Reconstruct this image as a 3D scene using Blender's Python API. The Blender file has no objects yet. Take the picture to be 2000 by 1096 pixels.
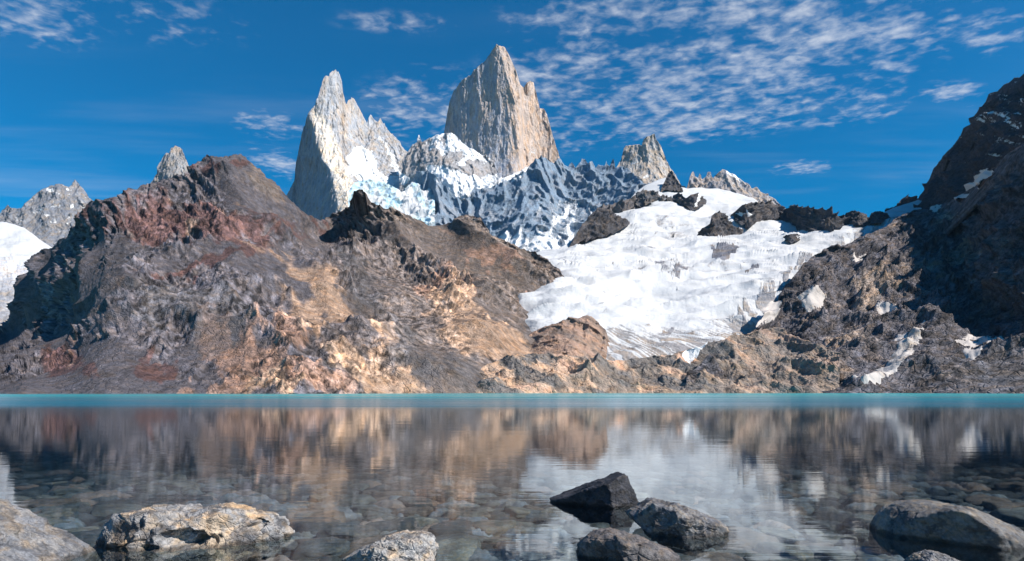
import bpy, math, random
import numpy as np

# ------------------------------------------------------------------ camera, sky, sun, exposure
scene = bpy.context.scene
F, HOR, CAMH = 1250.0, 764.0, 1.6          # focal length and horizon row of the 2000 px wide photograph
cam_d = bpy.data.cameras.new("camera")
cam = bpy.data.objects.new("camera", cam_d)
scene.collection.objects.link(cam)
cam.location = (0, 0, CAMH)
cam.rotation_euler = (math.radians(90), 0, 0)
cam_d.sensor_width = 36.0
cam_d.lens = 36.0 * F / 2000.0
cam_d.shift_y = (HOR - 548.0) / 2000.0
cam_d.clip_start = 0.1
cam_d.clip_end = 30000
scene.camera = cam

SUN_EL, SUN_A = 43.0, 24.0                  # elevation; degrees that the sun stands behind the camera's right hand
sv = np.array([math.cos(math.radians(SUN_EL)) * math.cos(math.radians(SUN_A)),
               -math.cos(math.radians(SUN_EL)) * math.sin(math.radians(SUN_A)),
               math.sin(math.radians(SUN_EL))])
sun_d = bpy.data.lights.new("sun", 'SUN')
sun_d.energy = 4.9
sun_d.angle = math.radians(0.5)
sun_d.color = (1.0, 0.92, 0.81)
sun = bpy.data.objects.new("sun", sun_d)
scene.collection.objects.link(sun)
from mathutils import Vector
sun.rotation_euler = Vector(tuple(-sv)).to_track_quat('-Z', 'Y').to_euler()

scene.view_settings.view_transform = 'Standard'
scene.view_settings.look = 'None'
scene.view_settings.exposure = 0.72
scene.view_settings.gamma = 1.0


class NT:
    """small helper for node trees"""
    def __init__(self, tree):
        self.t = tree
        self.n = tree.nodes
        self.l = tree.links

    def add(self, typ, ins=None, **props):
        nd = self.n.new(typ)
        for k, v in props.items():
            setattr(nd, k, v)
        for k, v in (ins or {}).items():
            if hasattr(v, 'is_output') or isinstance(v, bpy.types.NodeSocket):
                self.l.new(v, nd.inputs[k])
            else:
                nd.inputs[k].default_value = v
        return nd

    def math(self, op, a, b=0.0, c=0.0, clamp=False):
        nd = self.add('ShaderNodeMath', {0: a, 1: b, 2: c}, operation=op)
        nd.use_clamp = clamp
        return nd.outputs[0]

    def vmath(self, op, a, b=(0, 0, 0)):
        nd = self.add('ShaderNodeVectorMath', {0: a, 1: b}, operation=op)
        return nd.outputs[0]

    def mix(self, f, a, b, blend='MIX'):
        nd = self.add('ShaderNodeMix', data_type='RGBA', blend_type=blend)
        for sock, v in ((nd.inputs[0], f), (nd.inputs[6], a), (nd.inputs[7], b)):
            if isinstance(v, bpy.types.NodeSocket):
                self.l.new(v, sock)
            else:
                sock.default_value = v if not isinstance(v, tuple) or len(v) == 4 else (*v, 1.0)
        return nd.outputs[2]

    def ramp(self, f, lo, hi, smooth=True):
        nd = self.add('ShaderNodeMapRange', {0: f, 1: lo, 2: hi, 3: 0.0, 4: 1.0})
        nd.interpolation_type = 'SMOOTHSTEP' if smooth else 'LINEAR'
        return nd.outputs[0]

    def noise(self, vec, scale, detail=4, rough=0.5, dist=0.0):
        nd = self.add('ShaderNodeTexNoise', {'Vector': vec, 'Scale': scale, 'Detail': detail,
                                             'Roughness': rough, 'Distortion': dist})
        return nd.outputs[0]


world = bpy.data.worlds.new("World")
scene.world = world
world.use_nodes = True
wt = NT(world.node_tree)
wt.n.clear()
sky = wt.add('ShaderNodeTexSky', sky_type='NISHITA', sun_disc=False)
sky.sun_elevation = math.radians(SUN_EL)
sky.sun_rotation = math.radians(90 + SUN_A)
sky.altitude = 1500
sky.air_density = 1.0
sky.dust_density = 0.1
sky.ozone_density = 4.0
hs = wt.add('ShaderNodeHueSaturation', {'Hue': 0.482, 'Saturation': 1.6, 'Value': 1.0, 'Fac': 1.0, 'Color': sky.outputs[0]})
# cloud layer: directions projected on a level plane above the place
geo = wt.add('ShaderNodeTexCoord')
sep = wt.add('ShaderNodeSeparateXYZ', {0: geo.outputs['Generated']})
zc = wt.math('MAXIMUM', sep.outputs[2], 0.02)
cx = wt.math('DIVIDE', sep.outputs[0], zc)
cy = wt.math('DIVIDE', sep.outputs[1], zc)
plane = wt.add('ShaderNodeCombineXYZ', {0: cx, 1: cy, 2: 0.0}).outputs[0]


def blob(x, y, rx, ry, rot, amp):
    m = wt.add('ShaderNodeMapping', {'Vector': plane, 'Location': (x, y, 0), 'Rotation': (0, 0, math.radians(rot)),
                                     'Scale': (rx, ry, 1)}, vector_type='TEXTURE')
    ln = wt.add('ShaderNodeVectorMath', {0: m.outputs[0]}, operation='LENGTH').outputs['Value']
    return wt.math('MULTIPLY', wt.ramp(ln, 1.0, 0.0), amp)


def pl(px, py):
    u, w = (px - 1000) / F, (HOR - py) / F
    return u / w, 1 / w


CLOUD_BLOBS = []
for (px, py, rx, ry, rot, amp) in [
        (1290, 185, 0.75, 0.60, 0, 1.0), (1130, 165, 0.45, 0.5, 0, 0.95), (1440, 200, 0.5, 0.5, 0, 0.95),
        (1330, 235, 0.6, 0.36, 0, 1.0), (1100, 250, 0.34, 0.4, 0, 0.95), (1580, 50, 0.6, 0.42, 35, 1.0),
        (1480, 110, 0.55, 0.4, 30, 0.9), (1700, 70, 0.5, 0.26, 35, 0.85), (1640, 200, 0.4, 0.3, 20, 0.8),
        (860, 200, 0.32, 0.36, 0, 0.9), (780, 230, 0.22, 0.4, 0, 0.8), (1110, 50, 0.3, 0.15, 10, 0.8),
        (780, 45, 0.28, 0.10, 5, 0.40), (150, 15, 0.45, 0.16, -10, 0.42), (330, 45, 0.36, 0.2, 0, 0.45),
        (525, 243, 0.20, 0.20, 0, 0.95), (545, 320, 0.24, 0.32, 0, 0.95), (1565, 328, 0.20, 0.16, 15, 1.2),
        (1850, 185, 0.26, 0.14, 20, 0.8), (1910, 60, 0.35, 0.16, 25, 0.75), (60, 60, 0.3, 0.16, 0, 0.6),
        (1280, 30, 0.5, 0.2, 20, 0.85)]:
    x, y = pl(px, py)
    CLOUD_BLOBS.append(blob(x, y, rx, ry, rot, amp))
cov = CLOUD_BLOBS[0]
for b in CLOUD_BLOBS[1:]:
    cov = wt.math('MAXIMUM', cov, b)
rotm = wt.add('ShaderNodeMapping', {'Vector': plane, 'Rotation': (0, 0, math.radians(28)), 'Scale': (1.0, 1.12, 1)})
wob = wt.noise(plane, 3.0, 3, 0.5)
n_big = wt.noise(rotm.outputs[0], 4.2, 3, 0.5, 0.3)
n_cell = wt.noise(rotm.outputs[0], 17.0, 3, 0.5, 0.3)
n_fine = wt.noise(rotm.outputs[0], 30.0, 5, 0.6, 0.3)
den = wt.math('ADD', wt.math('MULTIPLY', n_cell, 1.25), wt.math('MULTIPLY', n_big, 1.05))
den = wt.math('ADD', den, wt.math('MULTIPLY', wt.math('SUBTRACT', n_fine, 0.5), 0.55))
den = wt.math('ADD', den, wt.math('MULTIPLY', cov, 0.40))
alpha = wt.math('MULTIPLY', wt.ramp(den, 1.20, 2.2), wt.ramp(cov, 0.02, 0.35))
# thin high streaks low over the ridges
strk = wt.add('ShaderNodeMapping', {'Vector': plane, 'Rotation': (0, 0, math.radians(-12)), 'Scale': (0.35, 1.6, 1)})
veil = wt.ramp(wt.noise(strk.outputs[0], 1.6, 5, 0.55, 0.3), 0.47, 0.78)
veil = wt.math('MULTIPLY', veil, wt.math('MULTIPLY', wt.ramp(cy, 1.3, 3.0), 0.14))
alpha = wt.math('MINIMUM', wt.math('MAXIMUM', wt.math('MULTIPLY', alpha, 0.80), veil), 1.0)
deepc = wt.mix(1.0, hs.outputs[0], (0.20, 0.90, 1.08), 'MULTIPLY')
deepc = wt.mix(wt.math('MULTIPLY', wt.ramp(sep.outputs[2], 0.55, 0.0), 0.45), deepc, hs.outputs[0])
skyc = wt.mix(alpha, deepc, (7.4, 7.6, 8.1))
bg = wt.add('ShaderNodeBackground', {'Color': skyc, 'Strength': 0.07})
wo = wt.add('ShaderNodeOutputWorld', {0: bg.outputs[0]})

# ------------------------------------------------------------------ numeric helpers
rng = np.random.RandomState(7)
PERM = rng.permutation(512).astype(np.int64)
PERM = np.concatenate([PERM, PERM, PERM])
G = rng.normal(size=(512, 3))
G /= np.linalg.norm(G, axis=1)[:, None]
RND = rng.rand(512, 3)


def hsh(i, j, k):
    return PERM[(PERM[(PERM[i & 511] + j) & 511] + k) & 511]


def perlin(P):
    I = np.floor(P).astype(np.int64)
    f = P - I
    u = f * f * f * (f * (f * 6 - 15) + 10)
    out = 0
    for a in (0, 1):
        wx = u[:, 0] if a else 1 - u[:, 0]
        for b in (0, 1):
            wy = u[:, 1] if b else 1 - u[:, 1]
            for c in (0, 1):
                wz = u[:, 2] if c else 1 - u[:, 2]
                g = G[hsh(I[:, 0] + a, I[:, 1] + b, I[:, 2] + c)]
                d = g[:, 0] * (f[:, 0] - a) + g[:, 1] * (f[:, 1] - b) + g[:, 2] * (f[:, 2] - c)
                out = out + wx * wy * wz * d
    return out * 1.6


def fbm(P, scale, octaves=4, gain=0.5, seed=0):
    o, a = 0, 1.0
    Q = P / scale + seed * 17.31
    for i in range(octaves):
        o = o + a * perlin(Q)
        Q = Q * 2.03 + 5.7
        a *= gain
    return o


def ridged(P, scale, octaves=4, gain=0.5, seed=0):
    o, a = 0, 1.0
    Q = P / scale + seed * 11.17
    prev = 1.0
    for i in range(octaves):
        n = 1 - np.abs(perlin(Q)) * 1.6
        n = n * n * prev
        o = o + a * n
        prev = np.clip(n, 0, 1)
        Q = Q * 2.07 + 3.1
        a *= gain
    return o


def worley(P, scale, seed=0):
    Q = P / scale + seed * 7.77
    I = np.floor(Q).astype(np.int64)
    f1 = np.full(len(P), 9.0)
    f2 = np.full(len(P), 9.0)
    idm = np.zeros(len(P), dtype=np.int64)
    for a in (-1, 0, 1):
        for b in (-1, 0, 1):
            for c in (-1, 0, 1):
                h = hsh(I[:, 0] + a, I[:, 1] + b, I[:, 2] + c)
                d = np.sqrt((((I + (a, b, c)) + RND[h] - Q) ** 2).sum(1))
                m = d < f1
                f2 = np.where(m, f1, np.minimum(f2, d))
                idm = np.where(m, h, idm)
                f1 = np.where(m, d, f1)
    return f1, f2, RND[idm, 0]


def sstep(x, a, b):
    t = np.clip((x - a) / (b - a), 0, 1)
    return t * t * (3 - 2 * t)


def tps(ctrl):
    c = np.array(ctrl, float)
    X = c[:, :2] / 300.0
    n = len(X)

    def U(r2):
        return np.where(r2 > 1e-12, r2 * np.log(np.maximum(r2, 1e-12)), 0)
    K = U(((X[:, None] - X[None]) ** 2).sum(2)) + np.eye(n) * 0.004
    Pm = np.c_[np.ones(n), X]
    A = np.zeros((n + 3, n + 3))
    A[:n, :n] = K
    A[:n, n:] = Pm
    A[n:, :n] = Pm.T
    w = np.linalg.solve(A, np.r_[np.log(c[:, 2]), 0, 0, 0])

    def ev(px, py):
        q = np.c_[px, py] / 300.0
        o = w[n] + w[n + 1] * q[:, 0] + w[n + 2] * q[:, 1]
        for i in range(n):
            o = o + w[i] * U(((q - X[i]) ** 2).sum(1))
        return np.exp(o)
    return ev


def interp(pts):
    p = np.array(pts, float)
    return lambda x: np.interp(x, p[:, 0], p[:, 1])


def unproject(px, py, D):
    return np.c_[(px - 1000) / F * D, D, CAMH - (py - HOR) / F * D]


def polymask(px, py, poly):
    ins = np.zeros(len(px), bool)
    n = len(poly)
    for i in range(n):
        x1, y1 = poly[i]
        x2, y2 = poly[(i + 1) % n]
        if y1 == y2:
            continue
        c = ((py < y1) != (py < y2)) & (px < (x2 - x1) * (py - y1) / (y2 - y1) + x1)
        ins ^= c
    return ins.astype(float)


def blobw(px, py, x, y, rx, ry, rot=0):
    a = math.radians(rot)
    dx, dy = px - x, py - y
    u = (dx * math.cos(a) + dy * math.sin(a)) / rx
    v = (-dx * math.sin(a) + dy * math.cos(a)) / ry
    return np.exp(-(u * u + v * v))


def lerp(col, target, w):
    return col * (1 - w[:, None]) + np.array(target)[None] * w[:, None]


# ------------------------------------------------------------------ object helpers
def tag(o, label=None, cat=None, group=None, kind=None):
    if label:
        o['label'] = label
    if cat:
        o['category'] = cat
    if group:
        o['group'] = group
    if kind:
        o['kind'] = kind
    return o


def mesh_object(name, V, faces, mat, parent=None, smooth=True):
    """V: (n,3) array; faces: (m,4) or (m,3) int array"""
    me = bpy.data.meshes.new(name)
    k = faces.shape[1]
    me.vertices.add(len(V))
    me.vertices.foreach_set('co', np.ascontiguousarray(V, dtype=np.float32).ravel())
    me.loops.add(faces.size)
    me.loops.foreach_set('vertex_index', np.ascontiguousarray(faces, dtype=np.int32).ravel())
    me.polygons.add(len(faces))
    me.polygons.foreach_set('loop_start', np.arange(0, faces.size, k, dtype=np.int32))
    me.polygons.foreach_set('loop_total', np.full(len(faces), k, dtype=np.int32))
    me.polygons.foreach_set('use_smooth', np.full(len(faces), smooth))
    me.update(calc_edges=True)
    me.validate()
    me.materials.append(mat)
    o = bpy.data.objects.new(name, me)
    scene.collection.objects.link(o)
    if parent:
        o.parent = parent
    return o


def set_attr(o, alb, snow):
    me = o.data
    a = me.attributes.new('albedo', 'FLOAT_COLOR', 'POINT')
    a.data.foreach_set('color', np.c_[alb, np.ones(len(alb))].astype(np.float32).ravel())
    s = me.attributes.new('snow', 'FLOAT', 'POINT')
    s.data.foreach_set('value', snow.astype(np.float32))


def grid_faces(nx, ny):
    i = np.arange(nx * ny).reshape(ny, nx)
    return np.stack([i[:-1, :-1], i[:-1, 1:], i[1:, 1:], i[1:, :-1]], -1).reshape(-1, 4)


def grid_normals(V):
    """V (ny,nx,3) -> unit normals that look towards the camera side / upwards"""
    du = np.gradient(V, axis=1)
    dv = np.gradient(V, axis=0)
    n = np.cross(du, dv)
    n /= np.maximum(np.linalg.norm(n, axis=2, keepdims=True), 1e-9)
    return n


def terrain(name, mat, x0, x1, sx, top, bot, ctrl, ny, shape, colour, extra=None, rough=(0, 8), back=(8, 300, 0.8),
            spike=0.0, seed=0, frontal=False):
    """A mountain side: crest and foot lines, distances at a few places, relief along the normals, and a rear slope."""
    xs = np.arange(x0, x1 + 0.01, sx)
    nx = len(xs)
    T = interp(top)(xs)
    line = np.c_[xs, np.full(nx, 3.3 + seed), np.full(nx, 9.1)]
    amp, per = rough
    if amp:
        T = T + amp * fbm(line, per, 4, 0.6, seed)
    if spike:
        T = T - spike * np.clip(ridged(line, per * 1.6, 3, 0.6, seed + 3) - 0.9, 0, 1)
    B = interp(bot)(xs) if isinstance(bot, (list, tuple)) else np.full(nx, float(bot))
    B = np.maximum(B, T + 1)
    t = np.linspace(0, 1, ny)[:, None]
    PY = B[None] + (T - B)[None] * t
    PX = np.broadcast_to(xs[None], PY.shape)
    px, py = PX.ravel(), PY.ravel()
    D = tps(ctrl)(px, py)
    if extra is not None:
        D = D + extra(px, py)
    V = unproject(px, py, D).reshape(ny, nx, 3)
    N = grid_normals(V)
    # smooth the normals a little so the relief pushes evenly
    P = V.reshape(-1, 3)
    d = shape(P, px, py)
    dirn = N.reshape(-1, 3).copy()
    w = np.ones(len(P)) if frontal else sstep(np.broadcast_to(t, PY.shape).ravel(), 0.90, 0.99)
    dirn = dirn * (1 - w)[:, None] + np.array((0.0, -1.0, 0.0)) * w[:, None]
    Vd = P + dirn * d[:, None]
    Vd = Vd.reshape(ny, nx, 3)
    nb, thick, slope = back
    crest = Vd[-1]
    rows = [Vd]
    jit = fbm(crest, thick * 0.4, 3, 0.5, 9)
    for k in range(1, nb + 1):
        s = k / nb
        r = crest.copy()
        r[:, 1] += thick * s ** 1.2
        r[:, 2] -= thick * slope * s + jit * thick * 0.08 * s
        rows.append(r[None])
    A = np.concatenate(rows, 0)
    nyt = A.shape[0]
    alb, snow = colour(P, px, py, d, N.reshape(-1, 3))
    alb = np.concatenate([alb, np.tile(alb.reshape(ny, nx, 3)[-1], (nb, 1))])
    snow = np.concatenate([snow, np.tile(snow.reshape(ny, nx)[-1], nb)])
    o = mesh_object(name, A.reshape(-1, 3), grid_faces(nx, nyt), mat)
    set_attr(o, alb, snow)
    return o


# ------------------------------------------------------------------ materials
def rock_material(name, scale, bump=0.6, dist=1.0, stretch=(1, 1, 1), rot=(0, 0, 0), contrast=0.5, snow_rough=0.35,
                  snow_col=(0.68, 0.70, 0.73), rough=0.85, crack=0.0, warmth=1.0, soft=0.06, dirt=0.0):
    m = bpy.data.materials.new(name)
    m.use_nodes = True
    t = NT(m.node_tree)
    t.n.clear()
    tc = t.add('ShaderNodeTexCoord').outputs['Object']
    mp = t.add('ShaderNodeMapping', {'Vector': tc, 'Rotation': rot, 'Scale': tuple(1 / q for q in stretch)}, vector_type='TEXTURE').outputs[0]
    alb = t.add('ShaderNodeAttribute', attribute_name='albedo').outputs[0]
    snow = t.add('ShaderNodeAttribute', attribute_name='snow').outputs['Fac']
    n1 = t.noise(mp, 1 / scale, 6, 0.62, 0.4)
    n2 = t.noise(mp, 4.3 / scale, 5, 0.6, 0.2)
    n3 = t.noise(tc, 0.23 / scale, 4, 0.55)
    v = t.math('ADD', t.math('MULTIPLY', n1, 1.0), t.math('MULTIPLY', n2, 0.7))
    v = t.ramp(v, 0.55, 1.15, False)
    v = t.math('ADD', t.math('MULTIPLY', v, 2 * contrast), 1 - contrast)
    v = t.math('MULTIPLY', v, t.math('ADD', t.math('MULTIPLY', n3, 0.7), 0.65))
    col = t.mix(1.0, alb, t.add('ShaderNodeCombineXYZ', {0: v, 1: v, 2: v}).outputs[0], 'MULTIPLY')
    # mineral warmth varies with a slow noise of its own
    n4 = t.noise(mp, 0.55 / scale, 5, 0.6, 0.6)
    warm = t.mix(t.ramp(n4, 0.42, 0.66), (1 - 0.07 * warmth, 1 - 0.02 * warmth, 1 + 0.08 * warmth), (1 + 0.14 * warmth, 1 - 0.01 * warmth, 1 - 0.16 * warmth))
    col = t.mix(1.0, col, warm, 'MULTIPLY')
    ns = t.noise(mp, 1.1 / scale, 6, 0.68)
    sm = t.math('ADD', snow, t.math('MULTIPLY', t.math('SUBTRACT', ns, 0.5), snow_rough * 2))
    sm = t.ramp(sm, 0.5 - soft, 0.5 + soft)
    if dirt:
        dn = t.noise(t.add('ShaderNodeMapping', {'Vector': tc, 'Scale': (0.35, 0.6, 1.3)}).outputs[0], 0.5 / scale, 6, 0.62, 0.8)
        snow_col = t.mix(t.math('MULTIPLY', t.ramp(dn, 0.42, 0.72), dirt), snow_col, (0.36, 0.35, 0.35))
    col = t.mix(sm, col, snow_col)
    h = t.math('ADD', t.math('MULTIPLY', n1, 1.0), t.math('MULTIPLY', n2, 0.45))
    if crack:
        vo = t.add('ShaderNodeTexVoronoi', {'Vector': mp, 'Scale': 1.1 / scale}, feature='DISTANCE_TO_EDGE').outputs['Distance']
        h = t.math('ADD', h, t.math('MULTIPLY', t.ramp(vo, 0.0, 0.12), crack))
    h = t.math('MULTIPLY', h, t.math('SUBTRACT', 1.0, t.math('MULTIPLY', sm, 0.7)))
    bp = t.add('ShaderNodeBump', {'Height': h, 'Strength': bump, 'Distance': dist})
    bs = t.add('ShaderNodeBsdfPrincipled', {'Base Color': col, 'Roughness': rough, 'Normal': bp.outputs[0],
                                            'Specular IOR Level': 0.25})
    t.add('ShaderNodeOutputMaterial', {0: bs.outputs[0]})
    return m


M_HILL = rock_material('hillside_rock', 5.0, 0.7, 2.6, (0.75, 1, 1.2), (0, math.radians(38), 0), 0.6, crack=0.3, warmth=0.7)
M_SLOPE = rock_material('dark_slope_rock', 7.0, 1.0, 4.5, (0.62, 1, 1.3), (0, math.radians(-35), 0), 0.7, crack=0.3)
M_GRANITE = rock_material('granite', 16.0, 0.7, 8.0, (1.3, 1.3, 0.45), (0, 0, 0), 0.40, 0.30, warmth=0.9, crack=0.3)
M_WALL = rock_material('snow_plastered_rock', 13.0, 0.8, 9.0, (1.5, 1.5, 0.4), (0, 0, 0), 0.5, 0.33, (0.64, 0.67, 0.72), warmth=0.3)
M_CRAG = rock_material('dark_crag_rock', 10.0, 0.9, 6.0, (1, 1, 1), (0, 0, 0), 0.5, 0.3)
M_ICE = rock_material('glacier_ice', 14.0, 0.6, 6.0, (1, 1, 1), (0, 0, 0), 0.4, 0.32, (0.52, 0.54, 0.575), 0.7, soft=0.16, dirt=0.4)
M_OLD = rock_material('old_snow', 9.0, 0.6, 3.0, (1, 1, 1), (0, 0, 0), 0.3, 0.3, (0.46, 0.43, 0.42), 0.8, soft=0.12, dirt=0.3)

GREY = (0.124, 0.114, 0.128)
OCHRE = (0.54, 0.365, 0.255)
PINK = (0.45, 0.275, 0.20)
RED = (0.125, 0.066, 0.060)
BROWN = (0.20, 0.160, 0.138)
DARK = (0.060, 0.060, 0.068)


def aniso(P, ang, k):
    """coordinates squeezed across and stretched along a direction that falls to the right in the x-z plane"""
    a = math.radians(ang)
    u = P[:, 0] * math.cos(a) - P[:, 2] * math.sin(a)
    v = P[:, 0] * math.sin(a) + P[:, 2] * math.cos(a)
    return np.c_[u / k, P[:, 1] / k, v]


# ------------------------------------------------------------------ distant granite towers
def pillars(P, wide, tall, seed):
    Q = np.c_[P[:, 0], P[:, 1], P[:, 2] * wide / tall]
    return Q


def far_shape(a1, w1, a2, w2, a3=4, w3=14, stretch=0.18, seed=0):
    def f(P, px, py):
        Q = np.c_[P[:, 0], P[:, 1] * 0.6, P[:, 2] * stretch]
        d = a1 * (ridged(Q, w1, 3, 0.5, seed) - 0.7) + a2 * (ridged(Q, w2, 3, 0.55, seed + 1) - 0.7)
        f1, f2, r = worley(np.c_[P[:, 0] + 6 * fbm(P, 30, 3, 0.5, seed + 4), P[:, 1] * 0.4, P[:, 2] * 0.24], w2 * 1.1, seed + 3)
        g1, g2, r2 = worley(np.c_[P[:, 0], P[:, 1] * 0.4, P[:, 2] * 0.4], w2 * 0.45, seed + 6)
        d = d + a2 * (2.2 * r + 1.4 * np.clip(f2 - f1, 0, 0.2) + 0.5 * r2)
        d = d + a3 * fbm(np.c_[P[:, 0], P[:, 1], P[:, 2] * 0.6], w3, 4, 0.65, seed + 2)
        return d
    return f


def granite_colour(base, stain, snow_polys=(), snow_bias=None, seed=0, lighten=None, warp=7):
    def f(P, px, py, d, N):
        n = len(P)
        q = np.c_[px, py, np.zeros(n)]
        col = np.tile(np.array(base), (n, 1))
        st = fbm(np.c_[P[:, 0], P[:, 1], P[:, 2] * 0.15], 40, 4, 0.6, seed + 5)
        col = lerp(col, stain, sstep(st, -0.1, 0.6) * 0.7)
        if lighten is not None:
            col = lighten(col, px, py)
        snow = np.zeros(n)
        wx = px + warp * fbm(q, 18, 4, 0.6, seed + 1)
        wy = py + warp * fbm(q, 18, 4, 0.6, seed + 2)
        for poly, v in snow_polys:
            snow = np.maximum(snow, polymask(wx, wy, poly) * v)
        if snow_bias is not None:
            snow = np.maximum(snow, snow_bias(P, px, py, N, q))
        return col, snow
    return f


# tallest tower
def fitz_extra(px, py):
    xl = np.interp(py, [88, 200, 300, 345], [973, 1005, 1012, 1000])
    left = np.clip(xl - px, 0, None) * 2.55
    right = np.clip(px - xl, 0, None) * 2.55
    return 0.36 * left + 0.65 * right + 70 * sstep(px, 1014, 1024) * sstep(py, 150, 185) * sstep(px, 1092, 1050)


def fitz_light(col, px, py):  # warm sunlit right side painted in; bluish base carries the left face's shade
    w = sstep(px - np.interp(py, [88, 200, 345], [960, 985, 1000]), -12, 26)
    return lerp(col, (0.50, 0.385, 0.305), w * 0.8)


def fitz_snow(P, px, py, N, q):
    s = 0.46 * blobw(px, py, 1040, 300, 34, 26, -50) + 0.5 * blobw(px, py, 972, 98, 8, 7) + 0.5 * blobw(px, py, 935, 128, 30, 3.5, -46)
    s = s + 0.46 * blobw(px, py, 894, 225, 5, 26, 12)
    return s


tower = terrain('granite_tower', M_GRANITE, 850, 1120, 1.0,
        [(850, 330), (867, 262), (872, 235), (878, 200), (886, 178), (900, 160), (918, 148), (930, 135), (948, 118), (960, 100),
         (970, 88), (978, 90), (986, 92), (996, 112), (1008, 140), (1016, 165), (1022, 172), (1028, 164), (1036, 160), (1042, 163),
         (1048, 185), (1054, 212), (1062, 214), (1068, 225), (1075, 248), (1085, 285), (1095, 312), (1105, 330), (1120, 350)],
        400, [(850, 300, 3340), (1000, 90, 3340), (1000, 340, 3120), (880, 200, 3330), (1090, 310, 3210), (1000, 400, 3000), (880, 400, 3150),
              (1100, 400, 3080)], 250,
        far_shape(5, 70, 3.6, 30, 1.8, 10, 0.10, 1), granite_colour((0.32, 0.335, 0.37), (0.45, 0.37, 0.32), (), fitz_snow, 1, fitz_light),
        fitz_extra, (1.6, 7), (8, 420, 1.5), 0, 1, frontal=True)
tag(tower, 'tallest broad granite tower with steep pale walls above the snow saddle', 'rock peak')


# sharp spire with its needles
def poin_line(py):
    return np.interp(py, [140, 218, 260, 310, 335, 400, 470], [606, 604, 618, 628, 648, 660, 668])


def poin_extra(px, py):
    xl = poin_line(py)
    left = np.clip(xl - px, 0, None) * 2.4
    e = 0.85 * left * sstep(py, 215, 245) + 0.3 * np.clip(px - xl, 0, 90) * 2.4
    e = e + 0.5 * np.clip(px - 655, 0, 60) * 2.4 * sstep(py, 300, 240)
    return e


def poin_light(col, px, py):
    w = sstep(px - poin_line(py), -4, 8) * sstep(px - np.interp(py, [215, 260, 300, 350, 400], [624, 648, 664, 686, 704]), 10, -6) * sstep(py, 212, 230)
    col = lerp(col, (0.25, 0.265, 0.30), sstep(poin_line(py) - px, -2, 10) * 0.7)  # shade on the left face painted as darker granite
    col = lerp(col, (0.80, 0.71, 0.60), w * 0.9)  # sunlit band painted pale into the granite
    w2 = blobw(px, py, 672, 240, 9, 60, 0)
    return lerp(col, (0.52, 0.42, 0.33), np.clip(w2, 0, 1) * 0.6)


def poin_snow(P, px, py, N, q):
    s = 0.52 * blobw(px, py, 625, 255, 34, 10, 48) + 0.44 * blobw(px, py, 650, 310, 40, 9, 58) + 0.40 * blobw(px, py, 715, 265, 38, 26, 40)
    s = s + 0.43 * blobw(px, py, 765, 320, 50, 12, 58)
    return np.clip(s, 0, 1)


spire = terrain('granite_spire', M_GRANITE, 552, 830, 1.0,
        [(552, 392), (563, 378), (575, 355), (580, 310), (588, 270), (597, 240), (603, 220), (612, 210), (622, 190), (630, 160), (634, 152),
         (643, 149), (650, 140), (656, 136), (664, 145), (668, 160), (671, 185), (676, 205), (680, 195), (687, 191), (695, 198), (702, 212),
         (712, 232), (717, 240), (724, 224), (732, 236), (738, 240), (743, 230), (748, 240), (757, 252), (765, 262), (778, 275), (790, 292), (800, 300), (815, 330), (830, 360)],
        470, [(560, 380, 3060), (650, 150, 3100), (650, 300, 2960), (600, 450, 2800), (680, 400, 2680), (760, 400, 2600), (800, 440, 2500),
              (700, 210, 3120), (760, 260, 3150), (720, 330, 2960), (780, 340, 2960), (830, 400, 2750)], 300,
        far_shape(5, 60, 3.6, 26, 2.0, 9, 0.12, 4),
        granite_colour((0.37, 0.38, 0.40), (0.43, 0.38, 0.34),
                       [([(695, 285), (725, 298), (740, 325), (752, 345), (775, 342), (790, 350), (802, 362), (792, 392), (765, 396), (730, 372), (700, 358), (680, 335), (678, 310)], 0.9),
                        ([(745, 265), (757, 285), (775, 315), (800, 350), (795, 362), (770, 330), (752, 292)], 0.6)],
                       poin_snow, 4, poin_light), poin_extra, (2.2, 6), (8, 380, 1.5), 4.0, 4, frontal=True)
tag(spire, 'slender pointed granite spire with a serrated ridge of needles falling to its right', 'rock peak')


def ice_colour(P, px, py, d, N):
    n = len(P)
    q = np.c_[px, py, np.zeros(n)]
    col = np.tile(np.array((0.42, 0.58, 0.66)), (n, 1))
    s = 0.42 + 0.5 * fbm(q, 30, 4, 0.6, 3) + 0.35 * blobw(px, py, 800, 398, 30, 24) - 0.3 * blobw(px, py, 735, 362, 40, 12, 12) + 0.25 * blobw(px, py, 722, 390, 20, 12)
    return col, s


icefall = terrain('icefall', M_ICE, 680, 850, 1.2,
        [(680, 372), (700, 352), (720, 350), (745, 354), (770, 366), (785, 374), (800, 360), (815, 350), (830, 350), (850, 380)],
        [(680, 420), (740, 430), (850, 450)],
        [(690, 360, 2560), (760, 370, 2560), (840, 360, 2600), (700, 420, 2380), (800, 440, 2330), (850, 430, 2330)], 60,
        lambda P, px, py: 10 * fbm(P, 50, 4, 0.55, 6) + 9 * (ridged(np.c_[P[:, 0] * 0.6, P[:, 1], P[:, 2]], 30, 3, 0.5, 2) - 0.7),
        ice_colour, None, (2, 10), (5, 250, 0.5), 0, 6)
tag(icefall, 'pale blue broken icefall hanging below the snowfield of the spire', 'glacier', None, 'structure')


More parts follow.
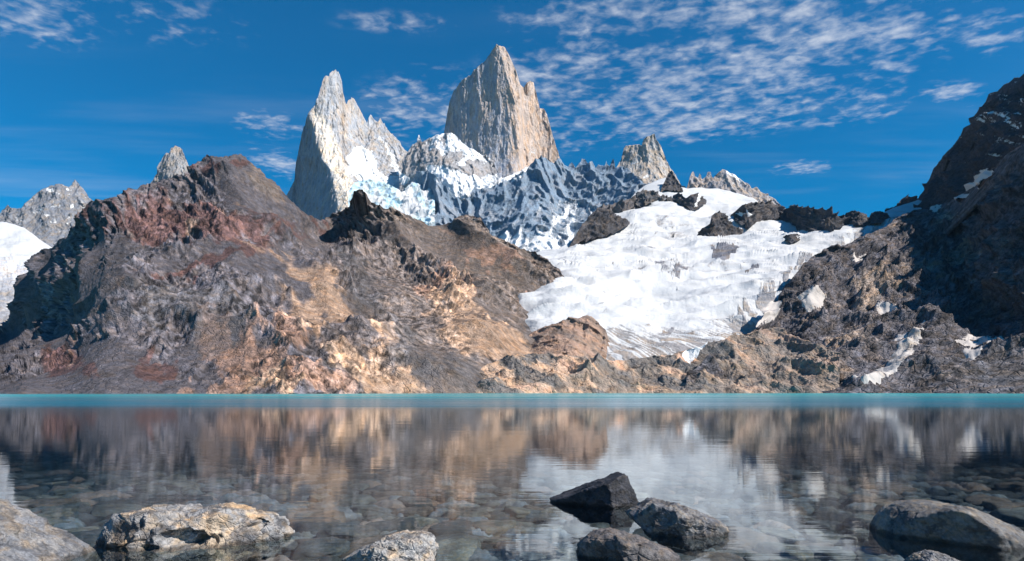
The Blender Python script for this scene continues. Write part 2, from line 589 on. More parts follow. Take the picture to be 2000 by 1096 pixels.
# snow dome and saddle between the two big towers
def dome_snow(P, px, py, N, q):
    s = 0.36 + 0.42 * fbm(np.c_[px, py * 1.2, 0 * px], 26, 5, 0.6, 21)
    s = s + 0.40 * blobw(px, py, 905, 290, 60, 14, 32) + 0.30 * blobw(px, py, 870, 272, 30, 12) - 0.22 * blobw(px, py, 945, 325, 40, 16, 25)
    s = s + 0.9 * blobw(px, py, 880, 345, 44, 11, 22) + 1.1 * blobw(px, py, 955, 360, 70, 15, -12) + 0.5 * blobw(px, py, 915, 380, 14, 18) + 0.5 * blobw(px, py, 1005, 345, 25, 8, -25)
    s = s - 0.12 * blobw(px, py, 820, 310, 22, 26)
    return np.clip(s, 0, 1)


dome = terrain('snow_dome', M_WALL, 780, 1070, 1.2,
        [(780, 330), (795, 300), (806, 284), (814, 280), (819, 264), (824, 279), (835, 272), (850, 266), (862, 264), (872, 262), (884, 262),
         (893, 268), (902, 278), (915, 288), (935, 300), (950, 305), (964, 318), (972, 335), (975, 347), (990, 346), (1010, 338), (1025, 330), (1050, 318), (1070, 325)],
        430, [(800, 290, 2950), (880, 262, 2900), (970, 340, 2780), (1060, 322, 2850), (880, 340, 2640), (980, 365, 2600), (850, 430, 2660), (960, 430, 2660), (1070, 430, 2660)], 140,
        far_shape(9, 60, 5, 26, 2.5, 14, 0.6, 8), granite_colour((0.30, 0.30, 0.32), (0.36, 0.31, 0.28), (), dome_snow, 8), None,
        (1.6, 7), (6, 300, 0.7), 0, 8, frontal=True)
tag(dome, 'rounded snow covered shoulder between the spire and the tallest tower', 'snowy peak')


# jagged wall; blue of shadow and distant air is put into its colour
def wall_shape(P, px, py):
    Q = np.c_[P[:, 0] + P[:, 2] * 0.15, P[:, 1] * 0.6, P[:, 2] * 0.16]
    d = 22 * (ridged(Q, 85, 3, 0.5, 31) - 0.7) + 15 * (ridged(Q, 42, 2, 0.5, 32) - 0.7)
    d = d + 4 * fbm(np.c_[P[:, 0], P[:, 1], P[:, 2] * 0.4], 16, 4, 0.6, 33)
    return d


def wall_extra(px, py):
    # the face between 930 and 1045 turns to the left, the part to its right faces the lake
    xl = np.interp(py, [300, 480], [1052, 1012])
    e = 0.85 * np.clip(xl - px, 0, 120) * 2.0
    e = e - 0.85 * np.clip(925 - px, 0, 70) * 2.0 * 0.8 + 0.9 * np.clip(838 - px, 0, 60) * 2.0
    e = e + 0.55 * np.clip(1225 - px, -80, 110) * 1.9 * sstep(px, 1050, 1110)
    return e


def wall_snow(P, px, py, N, q):
    n5 = fbm(np.c_[px + 0.25 * py, py * 0.3, 0 * px], 16, 4, 0.55, 35)
    up = np.clip(N[:, 2], 0, 1)
    s = 0.13 + 0.22 * n5
    s = s + 0.34 * blobw(px, py, 1085, 430, 70, 55) + 0.40 * blobw(px, py, 1060, 480, 90, 22, 10) + 0.2 * blobw(px, py, 1140, 410, 50, 35)
    s = s + 0.3 * blobw(px, py, 980, 465, 30, 14, 30) - 0.12 * blobw(px, py, 975, 400, 45, 45) - 0.10 * blobw(px, py, 1170, 345, 60, 26)
    s = s + 0.30 * blobw(px, py, 850, 350, 16, 5, 40) + 0.32 * blobw(px, py, 918, 385, 9, 18)
    s = s + 0.5 * blobw(px, py, 1000, 352, 28, 5, -28) + 0.4 * blobw(px, py, 1082, 312, 14, 5, -10) + 0.25 * blobw(px, py, 905, 428, 30, 8, 40)
    return np.clip(s, 0, 1)


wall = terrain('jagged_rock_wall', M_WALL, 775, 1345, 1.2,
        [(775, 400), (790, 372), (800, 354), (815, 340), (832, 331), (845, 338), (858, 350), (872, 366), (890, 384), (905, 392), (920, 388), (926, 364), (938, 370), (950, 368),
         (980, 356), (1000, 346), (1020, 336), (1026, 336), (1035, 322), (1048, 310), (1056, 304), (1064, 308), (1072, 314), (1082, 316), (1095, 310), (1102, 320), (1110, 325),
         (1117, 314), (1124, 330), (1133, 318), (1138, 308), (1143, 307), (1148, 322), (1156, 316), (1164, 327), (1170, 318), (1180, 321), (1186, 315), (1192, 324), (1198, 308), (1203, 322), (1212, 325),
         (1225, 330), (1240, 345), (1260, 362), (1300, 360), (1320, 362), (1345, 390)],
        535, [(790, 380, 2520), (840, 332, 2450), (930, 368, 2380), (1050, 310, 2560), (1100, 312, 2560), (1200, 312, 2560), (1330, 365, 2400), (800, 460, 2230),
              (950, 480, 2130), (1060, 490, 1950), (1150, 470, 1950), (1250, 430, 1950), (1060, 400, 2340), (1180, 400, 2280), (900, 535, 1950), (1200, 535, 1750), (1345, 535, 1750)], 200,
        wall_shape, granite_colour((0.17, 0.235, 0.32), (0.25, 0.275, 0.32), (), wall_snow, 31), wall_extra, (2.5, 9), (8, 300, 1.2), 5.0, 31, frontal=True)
tag(wall, 'long jagged blue grey rock wall streaked with snow beneath the tallest tower', 'rock peak')


# blocky tower right of the wall
def block_snow(P, px, py, N, q):
    return 0.52 * blobw(px, py, 1238, 318, 26, 6, -12) + 0.56 * blobw(px, py, 1262, 345, 20, 8, -28) + 0.45 * blobw(px, py, 1225, 340, 9, 12, 20)


block = terrain('blocky_rock_tower', M_GRANITE, 1195, 1345, 1.0,
        [(1195, 345), (1205, 325), (1213, 312), (1218, 290), (1222, 286), (1235, 284), (1247, 281), (1250, 284), (1253, 284), (1257, 272), (1266, 268), (1272, 264), (1277, 262),
         (1283, 275), (1291, 288), (1298, 305), (1306, 325), (1313, 334), (1320, 345), (1330, 362), (1345, 372)],
        420, [(1200, 330, 2760), (1277, 262, 2800), (1240, 284, 2800), (1320, 345, 2720), (1270, 350, 2640), (1200, 420, 2450), (1340, 420, 2450)], 130,
        far_shape(6, 50, 3.6, 22, 2.2, 9, 0.12, 41), granite_colour((0.37, 0.35, 0.33), (0.45, 0.37, 0.30), (), block_snow, 41),
        lambda px, py: 0.35 * np.clip(1285 - px, 0, 90) * 2.2 + 0.5 * np.clip(px - 1290, 0, 50) * 2.2, (1.2, 6), (6, 220, 1.5), 0, 41, frontal=True)
tag(block, 'blocky beige rock tower with a pointed right corner above the glacier', 'rock peak')


# low peak right of it
def low_snow(P, px, py, N, q):
    return 0.62 * blobw(px, py, 1428, 340, 26, 4, 33) + 0.42 * blobw(px, py, 1432, 358, 18, 16, -40) + 0.3 * blobw(px, py, 1460, 365, 20, 20)


low = terrain('low_rock_peak', M_GRANITE, 1330, 1545, 1.2,
        [(1330, 378), (1341, 368), (1345, 350), (1350, 338), (1354, 334), (1358, 345), (1363, 348), (1367, 338), (1371, 350), (1378, 346), (1382, 336), (1388, 337), (1392, 350), (1398, 342),
         (1405, 336), (1412, 330), (1420, 334), (1432, 341), (1445, 350), (1458, 358), (1468, 368), (1476, 366), (1484, 376), (1495, 380), (1505, 384), (1515, 392), (1525, 402), (1545, 415)],
        440, [(1335, 370, 2560), (1415, 330, 2620), (1520, 398, 2500), (1400, 440, 2330), (1540, 440, 2300)], 90,
        far_shape(9, 46, 4, 20, 2.5, 10, 0.2, 44), granite_colour((0.30, 0.29, 0.30), (0.42, 0.35, 0.29), (), low_snow, 44),
        lambda px, py: 0.7 * np.clip(1418 - px, 0, 40) * 2, (1.0, 6), (5, 200, 1.2), 0, 44, frontal=True)
tag(low, 'low grey peak with a snowy right edge and short needles on its left', 'rock peak')


# far left peak, small tower behind the hill
def farleft_snow(P, px, py, N, q):
    s = 0.22 + 0.38 * fbm(np.c_[px, py, 0 * px], 14, 4, 0.6, 51) + 0.35 * blobw(px, py, 105, 372, 16, 7, 20) + 0.3 * blobw(px, py, 95, 420, 8, 22, -30)
    return s


farleft = terrain('snow_flecked_peak', M_GRANITE, -60, 240, 1.4,
        [(-60, 430), (-20, 420), (0, 418), (14, 408), (20, 402), (26, 409), (40, 407), (48, 402), (58, 392), (68, 380), (82, 372), (95, 362), (110, 358), (124, 362), (136, 365), (144, 358), (151, 352),
         (160, 366), (172, 383), (190, 400), (240, 440)],
        560, [(-60, 430, 3200), (110, 358, 3200), (240, 440, 3100), (60, 480, 2800), (200, 520, 2700), (-60, 540, 2500)], 110,
        far_shape(16, 90, 5, 40, 4, 14, 0.5, 51), granite_colour((0.20, 0.21, 0.235), (0.26, 0.24, 0.225), (), farleft_snow, 51), None, (1.5, 8), (6, 300, 1.0), 0, 51, frontal=True)
tag(farleft, 'snow flecked grey peak beyond the left glacier with a small pointed summit', 'rock peak')

small = terrain('small_rock_tower', M_GRANITE, 296, 385, 1.0,
        [(296, 360), (308, 338), (312, 322), (318, 306), (324, 298), (331, 300), (334, 291), (342, 287), (350, 287), (357, 293), (362, 304), (367, 318), (375, 335), (385, 355)],
        380, [(300, 340, 3300), (345, 290, 3300), (380, 350, 3300), (345, 340, 3180), (345, 380, 3150)], 70,
        far_shape(7, 40, 3.5, 18, 2.5, 8, 0.2, 55), granite_colour((0.26, 0.26, 0.265), (0.32, 0.28, 0.25),
        (), lambda P, px, py, N, q: 0.36 * blobw(px, py, 335, 322, 14, 20, 30), 55), None, (1.2, 6), (4, 160, 1.4), 0, 55, frontal=True)
tag(small, 'small pale rock tower peeping over the left hill', 'rock peak')


# ------------------------------------------------------------------ glaciers
def leftgl_colour(P, px, py, d, N):
    n = len(P)
    q = np.c_[px, py, np.zeros(n)]
    col = np.tile(np.array((0.28, 0.28, 0.29)), (n, 1))
    col = lerp(col, (0.55, 0.55, 0.57), sstep(py, 580, 510))
    s = 0.95 * sstep(py + 26 * fbm(q, 40, 4, 0.6, 61), 530, 480) + 0.32 + 0.3 * fbm(np.c_[px, py * 2, 0 * px], 26, 4, 0.6, 62)
    return col, s


leftgl = terrain('side_glacier', M_ICE, -80, 160, 1.6,
        [(-80, 424), (0, 432), (25, 437), (45, 444), (62, 456), (75, 470), (90, 480), (110, 500), (160, 540)],
        720, [(-80, 430, 2300), (0, 432, 2250), (100, 490, 2000), (0, 520, 1750), (0, 600, 1350), (60, 640, 1250), (-80, 700, 1050), (160, 700, 1100)], 130,
        lambda P, px, py: 12 * fbm(P, 120, 4, 0.5, 63) + 6 * fbm(P, 22, 4, 0.6, 64) * sstep(py, 480, 560), leftgl_colour, None, (1.5, 14), (4, 300, 0.3), 0, 61)
tag(leftgl, 'pale glacier slope going down behind the left hill', 'glacier', None, 'structure')


GL_CTRL = [(1020, 710, 640), (1150, 705, 640), (1300, 705, 650), (1450, 670, 690), (1060, 600, 790), (1150, 620, 740), (1300, 620, 780), (1450, 580, 850), (1540, 540, 950),
           (1090, 545, 960), (1200, 540, 1010), (1350, 520, 1150), (1500, 500, 1180), (1650, 460, 1350), (1740, 420, 1550), (1060, 492, 1350), (1130, 460, 1550),
           (1220, 415, 1850), (1300, 440, 1650), (1400, 430, 1750), (1500, 440, 1650), (1300, 347, 2250), (1400, 372, 2150), (1560, 420, 1900), (1020, 800, 575), (1500, 800, 585),
           (1780, 395, 1700), (1780, 520, 1150), (1240, 500, 1220), (1420, 480, 1380)]


def glacier_shape(P, px, py):
    Q = np.c_[P[:, 0], P[:, 1], P[:, 2]]
    d = 17 * fbm(Q, 170, 4, 0.5, 71)
    # steps and crevasse lines run across the fall line; the snout is grooved along it
    cr = ridged(np.c_[P[:, 0] * 0.35, P[:, 1], P[:, 2]], 60, 3, 0.5, 72) - 0.7
    d = d + 7 * cr * sstep(py, 400, 430) * sstep(py, 640, 600)
    g = ridged(np.c_[P[:, 0] * 1.0 + P[:, 1] * 0.75, P[:, 1] * 0.10, P[:, 2] * 0.1], 8.5, 3, 0.6, 73) - 0.7
    d = d + 1.1 * g * sstep(py + 0.06 * (px - 1200), 600, 660)
    d = d + 0.7 * fbm(Q, 14, 4, 0.6, 74)
    return d


def glacier_colour(P, px, py, d, N):
    n = len(P)
    q = np.c_[px, py, np.zeros(n)]
    col = np.tile(np.array((0.27, 0.265, 0.27)), (n, 1))
    s = np.full(n, 0.95)
    # scattered rock showing through in thin level bands
    band = fbm(np.c_[px * 0.42, py * 1.5, 0 * px], 22, 5, 0.62, 75)
    zone = blobw(px, py, 1300, 440, 140, 45) + 0.8 * blobw(px, py, 1330, 515, 110, 30) + 0.8 * blobw(px, py, 1420, 495, 70, 22) + 0.6 * blobw(px, py, 1160, 530, 70, 30)
    zone = zone + 0.55 * blobw(px, py, 1560, 455, 120, 30, -10)
    s = s - 0.46 * np.clip(zone, 0, 1) * sstep(band, 0.02, 0.60)
    crev = ridged(np.c_[px * 0.30 + 0.1 * py, py * 1.4, 0 * px], 20, 3, 0.55, 70)
    s = s - 0.42 * sstep(crev, 1.02, 1.5) * sstep(py, 400, 450) * (0.4 + 0.6 * sstep(fbm(q, 70, 3, 0.5, 69), -0.2, 0.4))
    rocks = [([(1275, 508), (1310, 505), (1345, 512), (1360, 525), (1330, 532), (1295, 525)], 0.35), ([(1385, 488), (1420, 482), (1445, 490), (1430, 503), (1400, 505)], 0.6),
             ([(1450, 520), (1475, 506), (1485, 510), (1462, 525)], 0.9), ([(1300, 636), (1318, 628), (1310, 640), (1292, 648)], 0.6)]
    wx = px + 9 * fbm(q, 14, 4, 0.6, 76)
    wy = py + 6 * fbm(q, 14, 4, 0.6, 77)
    for poly, v in rocks:
        m = polymask(wx, wy, poly)
        s = s - v * m
        col = lerp(col, (0.15, 0.15, 0.17), m * 0.8)
    # dirty grooved snout
    g = ridged(np.c_[P[:, 0] * 1.0 + P[:, 1] * 0.75, P[:, 1] * 0.10, P[:, 2] * 0.1], 8.5, 3, 0.6, 73) - 0.7
    sn = sstep(py + 0.04 * (px - 1200) + 18 * fbm(q, 50, 3, 0.5, 78), 590, 680)
    s = s - sn * (0.22 + 0.55 * sstep(-g, -0.25, 0.25) * 1.0)
    col = lerp(col, (0.30, 0.28, 0.27), sn)
    # margin dirt towards the right slope
    mar = sstep(py - np.interp(px, [1380, 1500, 1560, 1660, 1760], [640, 570, 520, 475, 430]), -45, 8) * sstep(px, 1400, 1470)
    s = s - mar * (0.25 + 0.6 * sstep(fbm(q, 22, 4, 0.6, 79), -0.2, 0.3))
    return col, s


glacier = terrain('glacier', M_ICE, 1000, 1800, 1.5,
        [(1000, 520), (1040, 496), (1060, 490), (1090, 488), (1105, 478), (1130, 455), (1160, 430), (1200, 410), (1225, 395), (1240, 378), (1260, 362), (1285, 350), (1300, 345), (1308, 347), (1318, 365), (1340, 370),
         (1370, 368), (1400, 368), (1440, 378), (1470, 388), (1520, 420), (1560, 425), (1620, 440), (1680, 436), (1700, 428), (1720, 418), (1748, 404), (1800, 390)],
        [(1000, 790), (1800, 790)], GL_CTRL, 330, glacier_shape, glacier_colour, None, (0.8, 20), (5, 200, 0.3), 0, 71)
tag(glacier, 'white glacier filling the basin and ending in a grooved grey snout', 'glacier', None, 'structure')
gl_eval = tps(GL_CTRL)


# ------------------------------------------------------------------ dark outcrops standing in the snow
def crag(name, top, bot, dd, label, cat='rock outcrop', seed=0, col=DARK, snow=(), amp=1.0, rough=(2.0, 8)):
    xs = [p[0] for p in top]
    x0, x1 = min(xs), max(xs)
    bi, ti = interp(bot), interp(top)
    ctrl = []
    for k in range(7):
        x = x0 + (x1 - x0) * k / 6.0
        b = float(bi(x))
        tt = float(ti(x))
        db = float(gl_eval(np.array([x]), np.array([b]))[0]) * 0.985 - 8
        h = (b - tt) / F * db
        edge = abs(2 * k / 6.0 - 1)
        ctrl += [(x, b, db + dd * edge ** 2 * 0.5), (x, tt - 0.01, db + 14 + 0.75 * h + dd * edge ** 2)]
    wmax = (x1 - x0) / F * ctrl[0][2]

    def shp(P, px, py):
        w = wmax / 7
        e = np.minimum(px - x0, x1 - px) / (x1 - x0)
        return amp * sstep(e, 0, 0.08) * (0.55 * w * (ridged(P, w * 1.4, 4, 0.55, seed) - 0.75) + 0.12 * w * fbm(P, w * 0.4, 3, 0.6, seed + 1))

    def colr(P, px, py, d, N):
        n = len(P)
        c = np.tile(np.array(col), (n, 1))
        c = lerp(c, (0.15, 0.13, 0.12), sstep(fbm(P, wmax / 5, 4, 0.6, seed + 3), 0.0, 0.6) * 0.6)
        s = np.zeros(n)
        q = np.c_[px, py, np.zeros(n)]
        wx, wy = px + 4 * fbm(q, 12, 3, 0.6, seed), py + 4 * fbm(q, 12, 3, 0.6, seed + 1)
        for poly in snow:
            s = np.maximum(s, polymask(wx, wy, poly) * 0.9)
        return c, s
    ny = int(max(20, (max(p[1] for p in bot) - min(p[1] for p in top)) / 1.2))
    o = terrain(name, M_CRAG, x0, x1, 1.2, top, bot, ctrl, ny, shp, colr, None, rough, (4, wmax * 0.35, 0.9), 0, seed)
    return tag(o, label, cat)


crag('dark_outcrop', [(1104, 494), (1118, 470), (1130, 448), (1145, 430), (1160, 413), (1172, 405), (1185, 406), (1198, 414), (1212, 424), (1230, 432)],
     [(1104, 498), (1120, 482), (1140, 470), (1180, 462), (1200, 455), (1230, 438)], 40, 'dark wedge shaped rock outcrop at the upper left edge of the glacier', seed=81)
crag('dark_outcrop', [(1150, 425), (1170, 405), (1190, 398), (1215, 392), (1235, 385), (1255, 370), (1275, 372), (1292, 384)],
     [(1150, 430), (1180, 415), (1215, 412), (1245, 400), (1292, 392)], 30, 'brownish rock shelf joining the jagged wall to the top of the glacier', seed=82, col=(0.13, 0.12, 0.12))
crag('dark_outcrop', [(1290, 372), (1300, 350), (1306, 337), (1312, 334), (1320, 348), (1328, 362), (1335, 372)],
     [(1290, 374), (1306, 370), (1335, 374)], 20, 'small dark rock cone at the foot of the blocky tower', seed=83)
crag('dark_outcrop', [(1232, 388), (1248, 376), (1262, 372), (1278, 376), (1292, 382), (1312, 384), (1314, 392)],
     [(1232, 396), (1250, 404), (1268, 396), (1290, 392), (1314, 394)], 10, 'thin dark rock band under the uppermost snow slope', seed=84, col=(0.1, 0.1, 0.105))
crag('dark_outcrop', [(1314, 382), (1326, 376), (1340, 386), (1352, 380), (1364, 376), (1372, 382), (1380, 392)],
     [(1314, 392), (1330, 398), (1348, 408), (1362, 408), (1380, 396)], 12, 'broken dark rock rib split by a snow gully under the short needles', seed=85,
     snow=[[(1354, 402), (1370, 374), (1376, 374), (1360, 402)]])
crag('dark_outcrop', [(1362, 458), (1372, 445), (1388, 438), (1390, 422), (1398, 414), (1410, 413), (1420, 420), (1426, 436), (1440, 444), (1452, 448)],
     [(1362, 462), (1378, 472), (1400, 466), (1420, 460), (1452, 456)], 40, 'isolated dark rock knob with a round head in the middle of the snowfield', seed=86)
crag('dark_outcrop', [(1424, 425), (1440, 408), (1456, 398), (1470, 394), (1485, 396), (1505, 392), (1518, 398), (1532, 408), (1540, 420)],
     [(1424, 430), (1450, 440), (1465, 444), (1480, 432), (1510, 428), (1540, 426)], 30, 'dark rock ridge holding a small snow patch below the low peak', seed=87,
     snow=[[(1440, 416), (1462, 412), (1466, 420), (1446, 424)]])
crag('dark_ridge', [(1518, 425), (1532, 408), (1545, 403), (1557, 398), (1568, 404), (1580, 402), (1592, 407), (1606, 406), (1622, 410), (1640, 420), (1656, 432), (1662, 440)],
     [(1518, 430), (1550, 440), (1580, 455), (1605, 459), (1632, 452), (1662, 442)], 60, 'long dark ridge against the sky along the back of the snowfield', 'rock ridge', seed=88)
crag('dark_ridge', [(1645, 432), (1652, 416), (1662, 412), (1680, 412), (1692, 420), (1702, 436)],
     [(1645, 438), (1670, 440), (1702, 440)], 30, 'short rounded dark knoll on the skyline right of the long ridge', 'rock ridge', seed=89)
crag('dark_ridge', [(1694, 434), (1702, 416), (1716, 411), (1728, 414), (1740, 426)],
     [(1694, 438), (1716, 436), (1740, 428)], 20, 'smallest dark knoll on the skyline beside the snow pass', 'rock ridge', seed=90)
crag('dark_outcrop', [(1528, 466), (1536, 458), (1552, 456), (1564, 460), (1572, 464)],
     [(1528, 468), (1545, 474), (1572, 466)], 8, 'small dark rock poking through the snow under the long ridge', seed=91)


# ------------------------------------------------------------------ left hill
HILL_CTRL = [(-150, 778, 330), (100, 778, 340), (300, 778, 350), (600, 778, 385), (800, 778, 430), (950, 778, 480), (1120, 778, 520),
             (-150, 560, 1300), (0, 650, 1180), (50, 545, 1080), (100, 480, 960), (60, 620, 880), (120, 640, 640), (150, 560, 640), (-100, 700, 480), (30, 712, 430), (160, 690, 440),
             (175, 385, 830), (250, 355, 880), (350, 335, 930), (455, 297, 1000), (540, 350, 1010), (600, 415, 1030), (640, 432, 1120), (660, 420, 1120), (702, 368, 1010), (660, 480, 960),
             (760, 402, 1060), (860, 440, 1080), (930, 418, 1080), (980, 470, 1050), (1080, 510, 1010), (1108, 545, 960),
             (300, 450, 740), (450, 420, 810), (250, 560, 580), (420, 560, 620), (560, 520, 730), (300, 680, 450), (480, 650, 490), (620, 600, 600), (700, 520, 850), (740, 660, 530),
             (850, 520, 860), (850, 640, 600), (980, 560, 850), (960, 650, 620), (1060, 600, 860), (1060, 660, 720), (900, 720, 500), (640, 720, 430)]


def outcrop_mask(P, ang, seed):
    return sstep(fbm(aniso(P, ang, 2.6), 75, 4, 0.55, seed) + 0.25 * fbm(P, 20, 3, 0.6, seed + 1), -0.22, 0.28)


def ledges(P, ang, step, seed):
    """strata that break off in steps along a tilted direction"""
    a = math.radians(ang)
    v = P[:, 0] * math.sin(a) + P[:, 2] * math.cos(a)
    q = (v + step * 0.9 * fbm(aniso(P, ang, 3), step * 2.2, 4, 0.55, seed)) / step
    fr = q - np.floor(q)
    return np.where(fr < 0.8, fr / 0.8, (1 - fr) / 0.2)


def hill_shape(P, px, py):
    A = aniso(P, 38, 3.2)
    fade = sstep(py, 785, 755)
    near = 0.6 + 0.4 * sstep(py, 740, 560)
    scree = np.clip(blobw(px, py, 780, 560, 170, 45, 42) + blobw(px, py, 860, 690, 120, 45, 30) + 0.8 * blobw(px, py, 1040, 620, 40, 40) + 0.8 * blobw(px, py, 380, 590, 150, 26, -6) + 0.8 * blobw(px, py, 420, 500, 130, 12, -14), 0, 1)
    m = np.clip(outcrop_mask(P, 38, 108) * (1 - 0.85 * scree) + 0.5 * blobw(px, py, 470, 320, 90, 50) + 0.6 * blobw(px, py, 600, 720, 160, 50), 0, 1)
    broad = 13 * (ridged(P, 170, 3, 0.5, 101) - 0.7) + 15 * (ridged(aniso(P, 42, 7), 85, 3, 0.4, 107) - 0.7)
    f1, f2, r = worley(np.c_[P[:, 0], P[:, 1], P[:, 2] * 1.2], 12, 104)
    rocky = 8.0 * (ledges(P, 36, 24, 109) - 0.5) + 4.5 * (ridged(A, 17, 4, 0.6, 102) - 0.7) + 2.4 * (np.clip(f2 - f1, 0, 0.5) + r * 0.9)
    fine = (0.3 + 1.7 * m) * fbm(P, 5, 4, 0.66, 105) + (0.5 + 0.7 * m) * (ridged(aniso(P, 44, 5), 9, 3, 0.6, 103) - 0.7)
    cr = blobw(px, py, 700, 430, 60, 55)
    d = broad + m * rocky + fine + cr * 12 * (ridged(P, 24, 3, 0.55, 106) - 0.6)
    return d * near * (0.42 + 0.58 * fade)


def hill_colour(P, px, py, d, N):
    n = len(P)
    q = np.c_[px, py, np.zeros(n)]
    wx = px + 30 * fbm(q, 60, 4, 0.6, 111)
    wy = py + 22 * fbm(q, 60, 4, 0.6, 112)
    A = aniso(P, 38, 4)
    grain = fbm(A, 22, 5, 0.6, 113)
    col = np.tile(np.array(GREY), (n, 1))
    col = lerp(col, BROWN, sstep(px + 60 * grain, 520, 800) * 0.75)

    lay = ledges(P, 36, 24, 109)

    def put(c, blobs, thr=0.45, k=1.0):
        nonlocal col
        w = 0
        for b in blobs:
            w = np.maximum(w, blobw(wx, wy, *b))
        w = sstep(w + 0.35 * grain + 0.35 * (lay - 0.5), thr - 0.14, thr + 0.18) * k
        col = lerp(col, c, w)
    put(RED, [(330, 415, 130, 42, 8), (450, 430, 110, 40, 12), (590, 400, 60, 14, 40), (140, 700, 70, 22, 15), (440, 500, 160, 10, -16), (430, 310, 60, 12), (300, 690, 40, 20), (170, 420, 40, 14, 20)], 0.42, 0.85)
    put(BROWN, [(980, 510, 120, 50, 25), (820, 430, 90, 22, 10), (520, 330, 50, 40, 50)], 0.4, 0.9)
    put(PINK, [(480, 700, 90, 50, 20), (560, 660, 60, 70, 30), (600, 730, 100, 34, 20), (400, 750, 70, 16), (860, 560, 60, 24, 25), (950, 500, 60, 12, 30), (1040, 590, 40, 10, -20)], 0.42, 0.75)
    om = outcrop_mask(P, 38, 108)
    put(OCHRE, [(640, 580, 90, 34, 45), (720, 640, 100, 26, 48), (600, 610, 60, 40, 40), (760, 720, 90, 26, 30), (700, 700, 70, 30, 35), (880, 580, 50, 22, 25), (920, 620, 60, 26, 25),
                (970, 660, 70, 30, 35), (1010, 700, 80, 24, 25), (900, 660, 60, 22, 30), (540, 745, 60, 20)], 0.44, 0.85)
    put((0.115, 0.112, 0.12), [(380, 600, 150, 40, 8), (430, 660, 60, 34, 0), (800, 690, 70, 24, 38), (870, 720, 90, 26, 20), (720, 560, 120, 18, 44), (1050, 640, 40, 20)], 0.45, 0.6)
    put(DARK, [(690, 430, 34, 46, 30), (735, 460, 16, 24), (665, 720, 26, 20), (590, 640, 20, 34), (920, 610, 40, 6, 14), (250, 480, 60, 30)], 0.5, 0.6)
    g2 = 1.15 * fbm(aniso(P, 38, 1.8), 5.5, 4, 0.75, 114) + 0.5 * fbm(A, 30, 3, 0.6, 115)
    col = col * (np.clip(0.77 + (0.26 + 0.5 * om) * g2, 0.2, 2.0) * (0.82 + 0.3 * om))[:, None]
    return col, np.zeros(n)


HILL_TOP = [(-160, 690), (-60, 655), (0, 630), (12, 612), (30, 580), (45, 545), (58, 515), (75, 492), (95, 478), (118, 462), (133, 440), (145, 420), (158, 402), (164, 390), (180, 384), (205, 378), (230, 366), (250, 358),
            (275, 350), (305, 341), (340, 337), (356, 338), (362, 326), (378, 318), (392, 304), (402, 300), (415, 304), (432, 304), (446, 299), (457, 295), (470, 298), (482, 312), (500, 325), (516, 342), (530, 350), (548, 368), (562, 386),
            (580, 404), (600, 418), (625, 430), (640, 424), (655, 412), (668, 408), (680, 398), (692, 376), (700, 366), (710, 372), (722, 390), (735, 396), (748, 404), (765, 402), (780, 410), (800, 420), (822, 430), (840, 440), (858, 438), (880, 434), (898, 420),
            (912, 416), (926, 420), (938, 424), (948, 440), (958, 458), (985, 472), (1010, 482), (1035, 492), (1055, 500), (1075, 512), (1090, 524), (1100, 536), (1110, 552), (1125, 590), (1150, 640)]
hill = terrain('hill', M_HILL, -160, 1150, 1.5, HILL_TOP, 780, HILL_CTRL, 330, hill_shape, hill_colour, None, (3.2, 9), (10, 420, 0.7), 0, 101)
tag(hill, 'broad brown and ochre rocky hill rising from the far shore on the left', 'hill', None, 'structure')


# ------------------------------------------------------------------ rocky threshold in front of the glacier
def bench_colour(P, px, py, d, N):
    n = len(P)
    q = np.c_[px, py, np.zeros(n)]
    grain = fbm(aniso(P, 25, 3), 16, 5, 0.6, 121)
    col = np.tile(np.array((0.24, 0.19, 0.155)), (n, 1))
    col = lerp(col, OCHRE, sstep(grain + 0.5 * blobw(px, py, 1000, 720, 120, 40), 0.0, 0.45) * 0.75)
    col = lerp(col, PINK, sstep(grain + 0.9 * blobw(px, py, 1115, 645, 60, 30), 0.25, 0.6) * 0.6)
    col = lerp(col, (0.12, 0.118, 0.12), sstep(-grain + 0.8 * blobw(px, py, 1330, 690, 120, 20) + 0.6 * blobw(px, py, 1060, 690, 60, 14, 20), 0.15, 0.5) * 0.75)
    col = lerp(col, (0.19, 0.165, 0.15), sstep(px, 1380, 1520) * 0.6)
    wx, wy = px + 8 * fbm(q, 14, 3, 0.6, 122), py + 5 * fbm(q, 14, 3, 0.6, 123)
    s = polymask(wx, wy, [(1335, 690), (1352, 678), (1385, 676), (1375, 684), (1345, 700)]) * 0.8
    return col, s


def bench_shape(P, px, py):
    f1, f2, r = worley(aniso(P, 25, 1.6), 11, 124)
    return (7 * (ridged(P, 60, 3, 0.5, 125) - 0.7) + 4 * (ridged(aniso(P, 25, 2.5), 17, 4, 0.6, 126) - 0.7) + 2.6 * (np.clip(f2 - f1, 0, 0.45) + 0.8 * r) + 1.2 * fbm(P, 5, 4, 0.6, 127)) * (0.3 + 0.7 * sstep(py, 785, 745))


